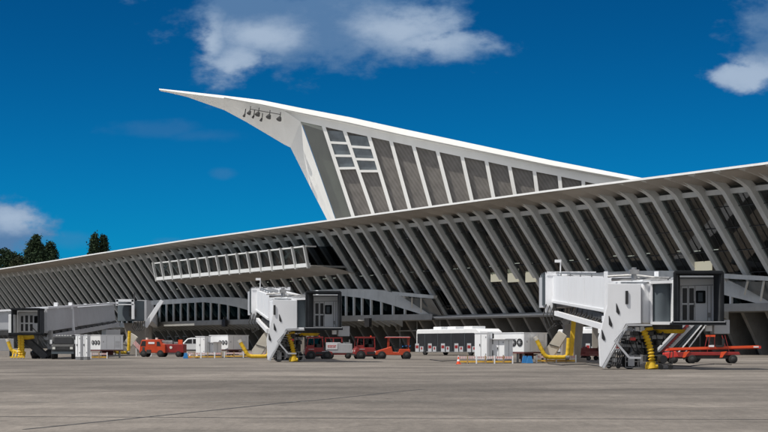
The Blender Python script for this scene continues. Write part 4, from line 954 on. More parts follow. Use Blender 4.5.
    for dx in (-0.9, 0.35):
        mb = MB(); mb.tube([(cx+dx, 151.1, g+0.42), (cx+dx, 151.5, g+0.42)], 0.42, 18); wh = B(mb, 'wheel', M['tyre'], smooth=True)
        mb = MB(); mb.tube([(cx+dx, 151.05, g+0.42), (cx+dx, 151.12, g+0.42)], 0.18, 12); B(mb, 'rim', M['rim'], wh)
    # yellow hose and its yellow cradle
    for x in (19.5, 22.3):
        mb = MB(); pts = []; rs = []
        for k in range(41): a = k/40; pts.append(P(x+0.6*a, 336.5+20*a, 149)); rs.append(0.16+0.03*math.cos(a*2*math.pi*8))
        mb.tube(pts, rs, 10); B(mb, 'coiled_hose', M['yellow'], smooth=True)
    mb = MB(); mb.tube([P(18, 336.5, 149.4), P(27, 337.5, 149.4), P(34, 336.5, 149.4)], 0.2, 8); B(mb, 'feed_hose', M['yellow'], smooth=True)
    mb = MB()
    for x in (12, 15, 18, 21, 24): mb.beam(P(x, 358, 148.5), P(x+1.5, 352, 149.5), 0.08)
    mb.beam(P(10, 357, 148.6), P(25, 357, 148.6), 0.1); mb.beam(P(12, 353, 149.2), P(25, 353, 149.2), 0.1); B(mb, 'hose_cradle', M['yellow'])
    ww = walkway(Vector((P(141, 0, 208).x, 210, 0)), W(s_of(152, DA), DA, 0), e, P(0, 321, 206).z, 5.4)
    return e
left_bridge()

# ------------------------------------------------------------------ apron equipment
def ac_unit(px, py, Y, rz, label, nf=2):
    p = P(px, 347, Y); e = empty('air_conditioning_unit', (p.x, p.y, gz(Y)), rz, label, 'air conditioner', 'air conditioning units on the apron')
    mb = MB(); mb.box((0, 0, 1.43), (2.55, 2.9, 1.36)); h = mb.build('housing', M['white'], e, bevel=0.04)
    mb = MB(); mb.box((0, 0, 2.13), (2.62, 2.96, 0.06)); mb.build('housing_top', M['white'], e)
    # louvre lines and doors on the long side, fans on the left face
    mb = MB()
    for x in (-0.6, 0.3, 0.95): mb.box((x, -1.452, 1.43), (0.02, 0.01, 1.2))
    for k in range(7): mb.box((0.62, -1.455, 1.0+0.09*k), (0.5, 0.01, 0.02))
    mb.box((-0.95, -1.46, 1.5), (0.05, 0.03, 0.14)); mb.build('door_seam', M['steel'], h)
    for k in range(nf):
        y = -1.17+0.46*k if nf == 3 else -1.06+0.60*k
        mb = MB(); mb.tube([(-1.27, y, 1.45), (-1.33, y, 1.45)], 0.27 if nf == 2 else 0.20, 20); f = mb.build('fan', M['black'], e, smooth=True)
        mb = MB()
        for j in range(4): a = j*math.pi/4; mb.beam((-1.335, y-0.2*math.cos(a), 1.45-0.2*math.sin(a)), (-1.335, y+0.2*math.cos(a), 1.45+0.2*math.sin(a)), 0.02)
        mb.tube([(-1.335, y, 1.45), (-1.35, y, 1.45)], 0.08, 10); mb.build('fan_guard', M['tunnelgrey'], f)
    for x in (-1.05, 1.05):
        for y in (-1.2, 1.2):
            mb = MB(); mb.box((x, y, 0.38), (0.12, 0.12, 0.76)); mb.build('leg', M['steel'], e)
    mb = MB(); mb.box((0, 0, 0.70), (2.6, 2.95, 0.09)); mb.box((0.3, -0.3, 0.45), (0.9, 0.6, 0.4)); mb.tube([(-0.8, -0.9, 0.6), (-0.8, -0.9, 0.05)], 0.14, 10); mb.tube([(-0.2, -0.9, 0.6), (-0.2, -0.9, 0.05)], 0.12, 10); mb.tube([(0.9, -0.8, 0.55), (-0.9, -0.8, 0.5)], 0.06, 8)
    mb.build('base_frame', mat('maroon primer', (0.13, 0.035, 0.035), 0.7), e)
    return e
def cabinet(px, py, Y, w, d, h, rz, label, eave=False):
    p = P(px, 347, Y); e = empty('electrical_cabinet', (p.x, p.y, gz(Y)), rz, label, 'cabinet', 'white electrical cabinets on the apron')
    mb = MB(); mb.box((0, 0, 0.25+h/2), (w, d, h)); b = mb.build('housing', M['white'], e, bevel=0.02)
    mb = MB(); mb.box((0, 0, 0.125), (w*0.96, d*0.96, 0.25)); mb.build('plinth', M['steel'], e)
    mb = MB(); mb.box((0, 0, 0.27+h), (w+(0.5 if eave else 0.08), d+(0.4 if eave else 0.08), 0.05)); mb.build('cabinet_roof', M['white'], e)
    mb = MB(); mb.box((-w/2-0.01, 0, 0.25+h/2), (0.012, 0.02, h*0.9)); mb.box((-w/2-0.02, 0.08, 0.25+h*0.55), (0.04, 0.04, 0.16))
    for zz in (0.2, 0.85): mb.box((-w/2-0.015, -d*0.4, 0.25+h*zz), (0.03, 0.04, 0.08))
    mb.box((0, -d/2-0.01, 0.25+h*0.5), (0.02, 0.012, h*0.9)); mb.build('cabinet_door_fitting', M['darksteel'], b)
    return e
def barrier(x0, x1, py, label, n=6, kind='base'):
    Y = gY(py); a, b = P(x0, 347, Y), P(x1, 347, Y); a.z = b.z = gz(Y); e = empty('protective_rail', a, 0, label, 'barrier', 'low protective rails round the equipment')
    mb = MB(); mb.beam(a+Vector((0, 0, 0.12)), b+Vector((0, 0, 0.12)), 0.9, 0.10); mb.build('deck', M['wood'], e, world=True)
    mb = MB(); mb.beam(a+Vector((0, -0.5, 0.42)), b+Vector((0, -0.5, 0.42)), 0.06, 0.16); mb.build('top_rail', M['hazard'], e, world=True)
    mb = MB(); mb.beam(a+Vector((0, -0.5, 0.14)), b+Vector((0, -0.5, 0.14)), 0.07, 0.12); mb.build('kick_board', mat('worn yellow paint', (0.62, 0.36, 0.05), 0.7, var=0.3, scale=2, dirt=0.6), e, world=True)
    for k in range(n):
        p = a.lerp(b, k/(n-1)); mb = MB(); mb.box(p+Vector((0, -0.5, 0.28)), (0.09, 0.09, 0.56)); mb.build('post', M['wood'] if k % 2 else M['white'], e, world=True)
    return e
PH = R(44)
# near kit
ac_unit(520.5, 0, 121.5, PH, 'white unit with two fans left of the near bridge, standing on a maroon frame')
cabinet(483.5, 0, 118.6, 0.84, 0.98, 1.85, R(60), 'taller plain white cabinet left of the two-fan air conditioner')
cabinet(503, 0, 118.8, 1.2, 0.92, 1.42, R(56), 'lower white cabinet with a wide flat roof beside the two-fan air conditioner', True)
barrier(458, 512, 363.6, 'low rail with yellow kick board in front of the near white cabinets', 7)
barrier(536, 575, 362.6, 'low wooden rail under the near yellow duct', 5)
# middle kit
ac_unit(229, 0, 163, PH, 'white and grey unit with three fans left of the middle bridge', 3)
cabinet(203.3, 0, 160, 0.95, 1.05, 1.75, R(60), 'taller white cabinet right of the white off-road car')
cabinet(214, 0, 160.5, 1.25, 0.85, 1.2, R(56), 'lower white cabinet in front of the three-fan unit by the middle bridge', True)
barrier(188, 222, 358.2, 'low rail with yellow board in front of the middle white cabinets', 6)
barrier(225, 272, 357.6, 'low wooden rail under the middle yellow duct', 6)
# left kit
ac_unit(103, 0, 158, PH, 'white unit with three fans under the far left grey tunnel', 3)
cabinet(79.5, 0, 139, 0.45, 0.5, 1.8, R(62), 'narrow white cabinet beside the dark truck under the left bridge')
cabinet(86.5, 0, 140, 0.45, 0.5, 1.8, R(62), 'narrow white cabinet between its twin and the three-fan unit under the left bridge')
barrier(76, 108, 358.6, 'low rail with yellow board beside the dark truck', 5)
mb = MB(); p = P(111, 347, 186); p.z = gz(186)
e = empty('generator_box', p, R(30), 'grey box on legs behind the leftmost three-fan unit', 'generator')
mb.box((0, 0, 2.1), (1.7, 1.3, 1.5)); mb.build('housing', M['tunnelgrey'], e, bevel=0.03)
mb = MB()
for x in (-0.7, 0.7):
    for y in (-0.5, 0.5): mb.box((x, y, 0.7), (0.12, 0.12, 1.4))
mb.build('stand', M['steel'], e)

def duct(pts, Y, label, r=0.24):
    w = [P(x, y, Y) for x, y in pts]; e = empty('air_duct', (w[1].x, Y, gz(Y)), 0, label, 'air duct', 'yellow air ducts by the bridges')
    # rounded path
    path = [w[0]]
    for i in range(1, len(w)-1):
        a = w[i].lerp(w[i-1], min(0.35, 0.28/(w[i]-w[i-1]).length)); b = w[i].lerp(w[i+1], min(0.35, 0.28/(w[i+1]-w[i]).length))
        path += [a, (a+b)/2*0.5+w[i]*0.5, b]
    path.append(w[-1])
    fine = []
    for a, b in zip(path, path[1:]):
        n = max(1, int((b-a).length/0.08)); fine += [a.lerp(b, k/n) for k in range(n)]
    fine.append(path[-1])
    mb = MB(); mb.tube(fine, [r*(1+0.04*math.sin(k*1.6)) for k in range(len(fine))], 14); mb.build('hose', M['yellow'], e, world=True, smooth=True)
    t = (w[0]-w[1]).normalized(); mb = MB(); mb.tube([w[0]-t*0.05, w[0]+t*0.22], r*1.1, 14); mb.build('hose_end', M['cream'], e, world=True, smooth=True)
    mb = MB(); mb.tube([w[2]+Vector((-0.15, 0, 0)), w[2]+Vector((0.12, 0, 0))], r*1.25, 14); mb.build('clamp', M['steel'], e, world=True)
duct([(536.5, 339.5), (545.5, 357.2), (567.5, 357.4), (568.8, 338)], 120, 'yellow L-shaped duct resting beside the near bridge pier', 0.15)
duct([(240.2, 342), (248.5, 356.3), (268.5, 356.3), (269.5, 337)], 150, 'yellow L-shaped duct resting beside the middle bridge pier', 0.17)
duct([(111.6, 341), (115.5, 352.5), (128.5, 352.5), (129.5, 331)], 183, 'yellow L-shaped duct below the right end of the left grey tunnel', 0.17)
duct([(8, 341), (11.5, 351), (19, 352.5), (19.5, 349)], 156, 'short yellow duct at the far left frame edge', 0.17)
# upper yellow riser at the near rotunda
e = empty('duct_riser', P(573, 347, 121.5), 0, 'upright yellow pipe strut under the near bridge tunnel', 'pipe'); e.location.z = gz(121.5)
mb = MB(); mb.beam(P(570.8, 356, 121.5), P(573.8, 319.5, 121.5), 0.34, 0.3); mb.build('riser', M['yellow'], e, world=True)
mb = MB(); mb.box(P(570.8, 358, 121.5), (0.6, 0.6, 0.25)); mb.build('foot', M['steel'], e, world=True)
def chute(x0, y0, Y, s, label):
    e = empty('leaning_panel', (P(x0, 0, Y).x, Y, gz(Y)), 0, label, 'panel', 'cream panels leaning by the bridge piers')
    mb = MB(); a = P(x0, y0, Y)
    pl = [(0, 0), (0.55, -0.15), (1.5, 1.35), (1.25, 1.55), (0.95, 1.72), (0.75, 1.5), (-0.05, 0.35)]
    mb.prism([a+Vector((x*s, 0, z*s)) for x, z in pl], (0.1, 0.12, 0)); q = mb.build('sheet', M['cream'], e, world=True)
    mb = MB(); mb.beam(a+Vector((0.25*s, -0.03, 0.75*s)), a+Vector((0.95*s, -0.03, 0.55*s)), 0.07, 0.05); mb.beam(a+Vector((0.6*s, 0.2, 0)), a+Vector((0.9*s, 0.3, 1.1*s)), 0.06); mb.build('strap', M['darksteel'], e, world=True)
chute(545.8, 354.5, 121, 0.98, 'cream sheet leaning inside the near yellow duct loop')
chute(252.5, 354.5, 153, 1.2, 'cream sheet leaning inside the middle yellow duct loop')
chute(120, 352.5, 186, 1.25, 'cream sheet leaning inside the left yellow duct loop')
# chocks and small clutter
for x, y, mt, lab in ((525, 363, 'blue', 'left of two blue wheel chocks below the near air conditioner'), (530, 363.2, 'blue', 'right of two blue wheel chocks below the near air conditioner'), (185.5, 358.5, 'blue', 'blue bucket at the left end of the middle rail')):
    Y = gY(y); p = P(x, 347, Y); mb = MB(); mb.prism([(-0.22, 0, 0), (0.22, 0, 0), (0.12, 0, 0.5), (-0.12, 0, 0.5)], (0, 0.35, 0)); o = mb.build('wheel_chock', M[mt]); o.location = (p.x, p.y, gz(Y)); tag(o, lab, 'chock', 'small chocks on the apron')
def cone(x, y, lab):
    Y = gY(y); p = P(x, 347, Y); e = empty('traffic_cone', (p.x, p.y, gz(Y)), 0, lab, 'traffic cone', 'traffic cones on the apron')
    mb = MB(); mb.box((0, 0, 0.02), (0.36, 0.36, 0.04)); mb.build('base', M['orangeb'], e)
    mb = MB(); mb.tube([(0, 0, 0.04), (0, 0, 0.5)], [0.13, 0.03], 12); mb.build('cone_body', M['orangeb'], e, smooth=True)
    mb = MB(); mb.tube([(0, 0, 0.2), (0, 0, 0.33)], [0.10, 0.07], 12); mb.build('white_band', M['white'], e, smooth=True)
cone(190, 357.8, 'orange cone at the left end of the middle equipment rail'); cone(458.5, 364.2, 'orange cone at the left end of the near equipment rail'); cone(197, 358.2, 'orange cone in front of the taller middle cabinet')
# ------------------------------------------------------------------ vehicles
def wheel(par, x, y, r, w=0.24, side=-1):
    mb = MB(); mb.tube([(x, y-w/2, r), (x, y-w*0.42, r), (x, y+w*0.42, r), (x, y+w/2, r)], [r*0.92, r, r, r*0.92], 20); t = mb.build('wheel', M['tyre'], par, smooth=True)
    mb = MB(); mb.tube([(x, y+side*(w/2+0.004), r), (x, y+side*(w/2+0.02), r)], [r*0.5, r*0.4], 14); mb.build('rim', M['rim'], t, smooth=True)
def place(name, px, py, rz, label, cat, group=None):
    Y = gY(py); p = P(px, 347, Y); return empty(name, (p.x, p.y, gz(Y)), rz, label, cat, group)
def arch(e, x, y, r, sd):
    mb = MB(); mb.tube([(x, y, r*0.95), (x, y+sd*0.012, r*0.95)], r*1.28, 20); mb.build('wheel_arch', M['black'], e)
def cab_tractor(px, py, rz, label, L_=2.7, group='red tow tractors'):
    e = place('tow_tractor', px, py, rz, label, 'tow tractor', group); m = M['red']; k = L_/2.7
    h = L_/2
    prof = [(-h, 0.34), (-h, 0.78), (-h+0.10, 0.98), (-0.05*k, 1.0), (0.38*k, 0.98), (0.52*k, 0.74), (h-0.25, 0.68), (h, 0.62), (h, 0.36)]
    mb = MB(); mb.prism([(x, -0.72, z) for x, z in prof], (0, 1.44, 0)); b = mb.build('body', m, e, bevel=0.05, seg=3)
    mb = MB(); mb.box((0.15*k, -0.735, 0.52), (0.9*k, 0.02, 0.22)); mb.box((h-0.45, -0.73, 0.5), (0.35, 0.02, 0.12)); mb.build('side_step', M['black'], b)
    mb = MB()
    for x in (-h+0.6*k, h-0.75*k): mb.box((x, -0.735, 0.86 if x < 0 else 0.66), (0.5, 0.015, 0.03))
    mb.build('reflective_strip', M['white'], b)
    # open cab: four thin posts, dark interior with a seat and a wheel, glazing front and side
    x0, x1 = -h+0.16, 0.42*k
    mb = MB(); mb.box(((x0+x1)/2, 0.55, 1.4), (x1-x0-0.1, 0.03, 0.75)); mb.box((x1-0.03, 0, 1.38), (0.03, 1.1, 0.7)); mb.build('window', M['vglass'], e)
    mb = MB(); mb.box((x1-0.32, 0.0, 1.15), (0.4, 0.9, 0.3)); mb.box((x1-0.14, 0.0, 1.42), (0.12, 0.9, 0.45)); mb.build('seat', M['black'], e)
    mb = MB(); mb.tube([(x0+0.3, -0.25, 1.0), (x0+0.5, -0.25, 1.28)], 0.03, 6); mb.tube([(x0+0.48, -0.25, 1.27), (x0+0.51, -0.25, 1.30)], 0.18, 14); mb.build('steering_wheel', M['black'], e)
    mb = MB()
    for y in (-0.62, 0.62):
        mb.beam((x0, y, 0.95), (x0+0.12, y, 1.86), 0.075); mb.beam((x1, y, 0.95), (x1-0.05, y, 1.86), 0.085); mb.beam((x0+0.62, y, 0.95), (x0+0.62, y, 1.86), 0.06)
        mb.beam((x0+0.1, y, 1.84), (x1-0.05, y, 1.84), 0.07)
    mb.beam((x0+0.02, -0.62, 1.05), (x0+0.02, 0.62, 1.05), 0.08); mb.box((x0+0.28, -0.62, 1.08), (0.6, 0.04, 0.26)); mb.build('cab_frame', m, e)
    mb = MB(); mb.box(((x0+x1)/2+0.02, 0, 1.90), (x1-x0+0.05, 1.38, 0.07)); mb.build('cab_roof', m, e, bevel=0.03)
    mb = MB(); mb.tube([(x1-0.3, -0.3, 1.93), (x1-0.3, -0.3, 2.05)], 0.06, 10); mb.build('beacon', M['orangeb'], e)
    mb = MB(); mb.box((x0-0.02, -0.74, 1.35), (0.05, 0.16, 0.22)); mb.build('mirror', M['black'], e)
    for y in (-0.5, 0.5):
        mb = MB(); mb.box((-h-0.01, y, 0.72), (0.05, 0.2, 0.14)); mb.build('headlight', M['lamp'], e)
    mb = MB(); mb.box((-h-0.06, 0, 0.38), (0.14, 1.4, 0.16)); mb.box((h+0.1, 0, 0.4), (0.2, 0.2, 0.16)); mb.box((0, 0, 0.3), (L_-0.2, 1.1, 0.2)); mb.build('bumper', M['darksteel'], e)
    for x in (-h+0.52, h-0.5):
        for y in (-0.66, 0.66):
            sd = -1 if y < 0 else 1; arch(e, x, 0.722*sd, 0.33, sd); wheel(e, x, y+0.06*sd, 0.33, 0.24, sd)
    return e
cab_tractor(318, 359.0, R(8), 'red cab tractor partly behind the yellow hose of the middle bridge', L_=1.8+0.6)
cab_tractor(369, 358.9, R(10), 'red cab tractor between the grey trailer and the orange canopy tractor', L_=2.7)
# low red tow tractor between them and the canopy one
def canopy_tractor():
    e = place('canopy_tractor', 396.5, 358.9, R(6), 'orange tractor under a flat red and white sunroof with blue cloth on its rear', 'tow tractor'); m = M['orange']
    mb = MB(); mb.prism([(x, -0.6, z) for x, z in ((-1.9, 0.35), (-1.9, 0.66), (-1.5, 0.80), (-0.9, 0.95), (-0.5, 1.10), (-0.38, 0.62), (0.1, 0.58), (0.2, 0.88), (1.15, 0.86), (1.15, 0.32))], (0, 1.2, 0)); mb.build('body', m, e, bevel=0.05, seg=2)
    for x in (-0.75, 1.0):
        for y in (-0.52, 0.52): mb = MB(); mb.beam((x, y, 0.8), (x+0.05, y, 1.85), 0.06); mb.build('post', m, e)
    mb = MB(); mb.box((0.1, 0, 1.88), (2.15, 1.3, 0.06)); r = mb.build('roof', M['redpaint'], e)
    mb = MB(); mb.box((0.1, 0, 1.93), (2.0, 1.2, 0.03)); mb.build('roof_top', M['white'], r)
    mb = MB(); mb.box((0.1, 0, 0.85), (0.5, 0.9, 0.14)); mb.box((0.35, 0, 1.15), (0.12, 0.9, 0.5)); mb.build('seat', M['black'], e)
    mb = MB(); mb.tube([(-0.5, 0, 1.0), (-0.25, 0, 1.28)], 0.03, 6); mb.tube([(-0.28, 0, 1.28), (-0.25, 0, 1.31)], 0.2, 14); mb.build('steering_wheel', M['black'], e)
    mb = MB(); rows = []
    for i in range(7): rows.append([(0.45+0.13*i, -0.6+0.2*j, 1.02+0.18*abs(math.sin(i*1.3+j*0.9))) for j in range(7)])
    mb.grid(rows); mb.build('blue_cloth', M['blue'], e, smooth=True)
    for y in (-0.45, 0.45): mb = MB(); mb.box((-1.91, y, 0.62), (0.05, 0.2, 0.14)); mb.build('headlight', M['lamp'], e)
    for x in (-1.35, 0.85):
        for sd in (-1, 1): arch(e, x, 0.602*sd, 0.30, sd)
    for x in (-1.35, 0.0, 0.85):
        for y in (-0.56, 0.56):
            if x == 0.0: continue
            wheel(e, x, y, 0.34, 0.22, -1 if y < 0 else 1)
canopy_tractor()
def gpu():
    e = place('power_trailer', 339, 358.7, R(4), 'grey ground power trailer with a white red-lettered panel between the two red tractors', 'trailer')
    mb = MB(); mb.prism([(x, -0.7, z) for x, z in ((-1.15, 0.5), (-1.15, 1.45), (0.1, 1.45), (0.15, 1.36), (1.15, 1.32), (1.2, 0.5))], (0, 1.4, 0)); h = mb.build('housing', M['tunnelgrey'], e, bevel=0.04, seg=2)
    mb = MB(); mb.box((-0.65, -0.715, 1.1), (0.95, 0.03, 0.52)); pn = mb.build('white_panel', M['white'], e)
    mb = MB(); rnd = random.Random(3)
    for k in range(9): mb.box((-1.0+0.085*k, -0.735, 1.12+0.02*(k % 3)), (0.05, 0.01, 0.12 if k % 3 else 0.18))
    mb.box((-0.66, -0.735, 1.0), (0.7, 0.01, 0.025)); mb.build('lettering', M['redpaint'], pn)
    mb = MB()
    for x in (-1.2, -0.5, 0.25): mb.beam((x, -0.62, 1.45), (x, -0.62, 1.85), 0.05); mb.beam((x, 0.62, 1.45), (x, 0.62, 1.85), 0.05)
    for y in (-0.62, 0.62): mb.beam((-1.25, y, 1.85), (0.3, y, 1.85), 0.07)
    mb.beam((-1.2, -0.62, 1.85), (-1.2, 0.62, 1.85), 0.05); mb.beam((0.25, -0.62, 1.85), (0.25, 0.62, 1.85), 0.05); mb.build('roof_rack', M['red'], e)
    mb = MB(); mb.box((0, 0, 0.42), (2.7, 1.3, 0.14)); mb.beam((1.3, 0, 0.42), (1.8, 0, 0.35), 0.08); mb.build('chassis', M['red'], e)
    mb = MB(); mb.box((0.7, 0, 1.42), (0.6, 0.9, 0.10)); mb.tube([(0.95, 0.2, 1.4), (0.95, 0.2, 1.7)], 0.05, 8); mb.build('exhaust', M['steel'], e)
    for x in (-0.75, 0.8):
        for y in (-0.6, 0.6): wheel(e, x, y, 0.26, 0.18, -1 if y < 0 else 1)
gpu()
def bus(px, py, label):
    e = place('apron_bus', px, py, 0, label, 'bus', 'white apron buses parked by the terminal'); e.rotation_euler.z = math.atan2(CP, -SP)+math.pi   # nose towards us
    L_ = 13.6; Wd = 3.0; H = 2.95
    # local x: length, nose at +x; visible flank at y = -side
    prof = [(-L_/2, 0.32), (-L_/2, H-0.2), (-L_/2+0.15, H), (L_/2-1.0, H), (L_/2-0.35, H-0.35), (L_/2, 1.2), (L_/2, 0.35)]
    mb = MB(); mb.prism([(x, -Wd/2, z) for x, z in prof], (0, Wd, 0)); mb.build('body', M['white'], e, bevel=0.08, seg=3)
    for sd in (-1, 1):
        y = sd*(Wd/2+0.012)
        mb = MB(); mb.box((-0.35, y, 1.45), (L_-1.2, 0.02, 2.05)); w = mb.build('side_window', M['black'], e)
        for x in (-6.1, -3.3, -0.5, 2.3, 4.9):
            mb = MB(); mb.box((x-0.45, y+sd*0.02, 0.86), (0.8, 0.02, 0.95)); mb.box((x+0.55, y+sd*0.02, 0.70), (0.75, 0.02, 0.6)); pn = mb.build('white_panel', M['tunnelgrey'], e)
            mb = MB(); mb.box((x-0.45, y+sd*0.035, 0.95), (0.62, 0.01, 0.34)); mb.tube([(x+0.55, y+sd*0.03, 0.78), (x+0.55, y+sd*0.04, 0.78)], 0.16, 12); mb.build('red_mark', M['red'], pn)
            mb = MB()
            mb.box((x+1.25, y+sd*0.02, 1.45), (0.05, 0.02, 2.0)); mb.build('pillar', M['curtain'], w)
    mb = MB(); mb.prism([(L_/2-0.30, -Wd/2+0.15, H-0.48), (L_/2-0.30, Wd/2-0.15, H-0.48), (L_/2+0.02, Wd/2-0.12, 1.25), (L_/2+0.02, -Wd/2+0.12, 1.25)], (0.03, 0, 0.01)); mb.build('windscreen', M['black'], e)
    for x in (-3.2, -0.2, 3.2):
        mb = MB(); mb.box((x, 0, H+0.14), (1.7, 1.8, 0.28)); mb.build('roof_unit', M['white'], e, bevel=0.06)
    for x in (-5.0, 4.6):
        for y in (-Wd/2+0.12, Wd/2-0.12): wheel(e, x, y, 0.42, 0.28, -1 if y < 0 else 1)
    for y in (-1.1, 1.1): mb = MB(); mb.box((L_/2+0.01, y, 0.75), (0.04, 0.35, 0.2)); mb.build('headlight', M['lamp'], e)
    mb = MB(); mb.box((L_/2+0.02, 0, 0.45), (0.06, 2.8, 0.25)); mb.build('bumper', M['darksteel'], e)
    return e
bus(459, 355.3, 'white roofed bus with dark windows left of the white cabinets')
bus(604, 355.3, 'white roofed bus behind the stair of the near bridge')

def loader():
    e = place('belt_loader', 709.5, 363.4, R(-3), 'orange belt loader with long flat boom under the near bridge hood', 'belt loader'); m = M['orange']
    mb = MB(); mb.prism([(x, -0.8, z) for x, z in ((-3.0, 0.42), (-3.15, 0.66), (-2.8, 0.78), (1.9, 0.80), (2.0, 0.60), (0.9, 0.56), (-1.0, 0.56), (-1.9, 0.42))], (0, 1.6, 0)); mb.build('chassis', M['red'], e, bevel=0.03)
    mb = MB(); mb.prism([(x, -0.45, z) for x, z in ((-3.05, 0.86), (-2.9, 1.02), (3.3, 1.20), (3.35, 1.02))], (0, 0.9, 0)); mb.build('boom', m, e, bevel=0.02)
    mb = MB(); mb.prism([(x, -0.40, z) for x, z in ((-2.85, 1.035), (3.25, 1.21), (3.25, 1.235), (-2.85, 1.06))], (0, 0.8, 0)); mb.build('belt', M['black'], e)
    mb = MB(); mb.beam((-2.8, -0.50, 1.0), (3.3, -0.50, 1.17), 0.05, 0.15); mb.beam((-2.8, 0.50, 1.0), (3.3, 0.50, 1.17), 0.05, 0.15); mb.build('side_rail', M['orangeb'], e)
    mb = MB(); mb.box((3.35, 0, 1.12), (0.18, 1.1, 0.18)); mb.build('end_bumper', M['redpaint'], e)
    mb = MB(); mb.box((3.1, -0.54, 1.14), (0.35, 0.04, 0.09)); mb.build('plate', M['white'], e); mb = MB(); mb.box((0.05, -0.55, 1.2), (0.34, 0.3, 0.14)); mb.build('plate', M['white'], e)
    for x in (-1.55, 0.98):
        mb = MB(); mb.prism([(x-0.40, -0.86, 0.40), (x-0.30, -0.86, 0.80), (x+0.10, -0.86, 0.84), (x-0.10, -0.86, 0.62), (x-0.22, -0.86, 0.42)], (0, 0.08, 0)); mb.build('fender', M['orangeb'], e)
    mb = MB(); mb.prism([(x, -0.84, z) for x, z in ((-3.1, 0.34), (-3.15, 0.72), (-2.4, 0.86), (-2.2, 0.45))], (0, 1.7, 0)); mb.build('front_bumper', M['redpaint'], e, bevel=0.05)
    mb = MB(); mb.beam((-0.25, -0.7, 0.8), (-0.05, -0.7, 1.95), 0.035); mb.beam((1.25, -0.7, 0.8), (0.95, -0.7, 1.95), 0.035); mb.beam((-0.25, 0.7, 0.95), (-0.05, 0.7, 1.95), 0.05); mb.beam((1.25, 0.7, 0.95), (0.95, 0.7, 1.95), 0.05); mb.beam((0.45, 0.7, 1.0), (0.45, 0.7, 1.9), 0.03); mb.build('guard_frame', M['red'], e)
    mb = MB(); mb.box((0.0, -0.5, 1.90), (0.62, 0.3, 0.13)); mb.build('lamp_bar', M['orangeb'], e)
    mb = MB(); mb.box((0.6, -0.62, 1.2), (0.5, 0.35, 0.14)); mb.box((0.85, -0.62, 1.45), (0.12, 0.35, 0.5)); mb.build('seat', M['black'], e)
    mb = MB(); mb.box((-0.4, 0, 0.5), (4.0, 1.0, 0.35)); mb.build('engine_underside', M['darksteel'], e)
    for x in (-2.55, -1.28, 1.5):
        for y in (-0.7, 0.7): wheel(e, x, y, 0.30, 0.22, -1 if y < 0 else 1)
loader()
def stairs():
    Y = 121.0; o = P(675, 347, Y); o.z = gz(Y); e = empty('boarding_stairs', o, 0, 'steep grey and dark red striped boarding stairs rising behind the near yellow hose', 'boarding stairs')
    B = lambda mb, name, mt, par=e: mb.build(name, mt, par, world=True)
    for k, (xl, xu, w, mt, nm, dy) in enumerate(((654, 680, 1.5, 'white', 'handrail', 0), (656.5, 682.5, 3.2, 'tunnelgrey', 'side_panel', 0.15), (660.5, 686.5, 3.2, 'red', 'red_panel', 0.3), (664.5, 690.5, 4.2, 'tunnelgrey', 'tread_run', 0.45), (669.5, 694.5, 3.0, 'canopygrey', 'dark_panel', 0.6), (673.5, 697.5, 3.2, 'curtain', 'tread_run', 0.75), (678, 701, 1.5, 'white', 'handrail', 0.2), (685, 705.5, 1.3, 'white', 'handrail', 0.4))):
        mb = MB(); yy = Y+dy; mb.prism([P(xl, 352, yy), P(xl+w, 352, yy), P(xu+w, 325, yy), P(xu, 325, yy)], (0, 0.12 if w < 2 else 0.5, 0)); B(mb, nm, M[mt])
    mb = MB()
    for k in range(13):
        a = (k+0.5)/13; p = P(664+26*a, 352-27*a, Y+0.3); mb.box(p, (0.12, 0.5, 0.03))
    B(mb, 'step', M['steel'])
    mb = MB()
    for x in (668, 684, 700):
        p = P(x, 349-max(0, (x-668))*0.6, Y+1.2); mb.beam(p, (p.x, p.y, gz(Y)+0.2), 0.09)
    mb.box((o.x+0.6, Y+1.3, gz(Y)+0.45), (3.0, 1.2, 0.2)); B(mb, 'chassis', M['darksteel'])
    for dx in (-0.6, 1.7):
        mb = MB(); mb.tube([(o.x+dx, Y+0.9, gz(Y)+0.3), (o.x+dx, Y+1.1, gz(Y)+0.3)], 0.3, 16); B(mb, 'wheel', M['tyre'])
stairs()
def red_carts():
    for i, (px, py, lab) in enumerate(((579, 360, 'dark red open baggage cart right of the near yellow duct'), (592, 360.4, 'dark red open baggage cart tucked behind the near stair enclosure'))):
        e = place('baggage_cart', px, py, R(12), lab, 'baggage cart', 'dark red baggage carts')
        m = mat('dark red steel', (0.14, 0.022, 0.018), 0.6, dirt=0.3)
        mb = MB(); mb.box((0, 0, 0.42), (1.9 if i else 1.2, 1.3, 0.12)); mb.build('deck', m, e)
        mb = MB(); mb.box((0, 0.6, 0.75), (1.6 if i else 1.1, 0.05, 0.5)); mb.box((0.7 if i else 0.5, 0, 0.8), (0.05, 1.2, 0.6)); mb.box((0, -0.6, 0.62), (1.6 if i else 1.1, 0.04, 0.26)); mb.build('side_panel', m, e)
        for x in (-0.45, 0.5):
            for y in (-0.5, 0.5): wheel(e, x, y, 0.19, 0.12, -1 if y < 0 else 1)
red_carts()
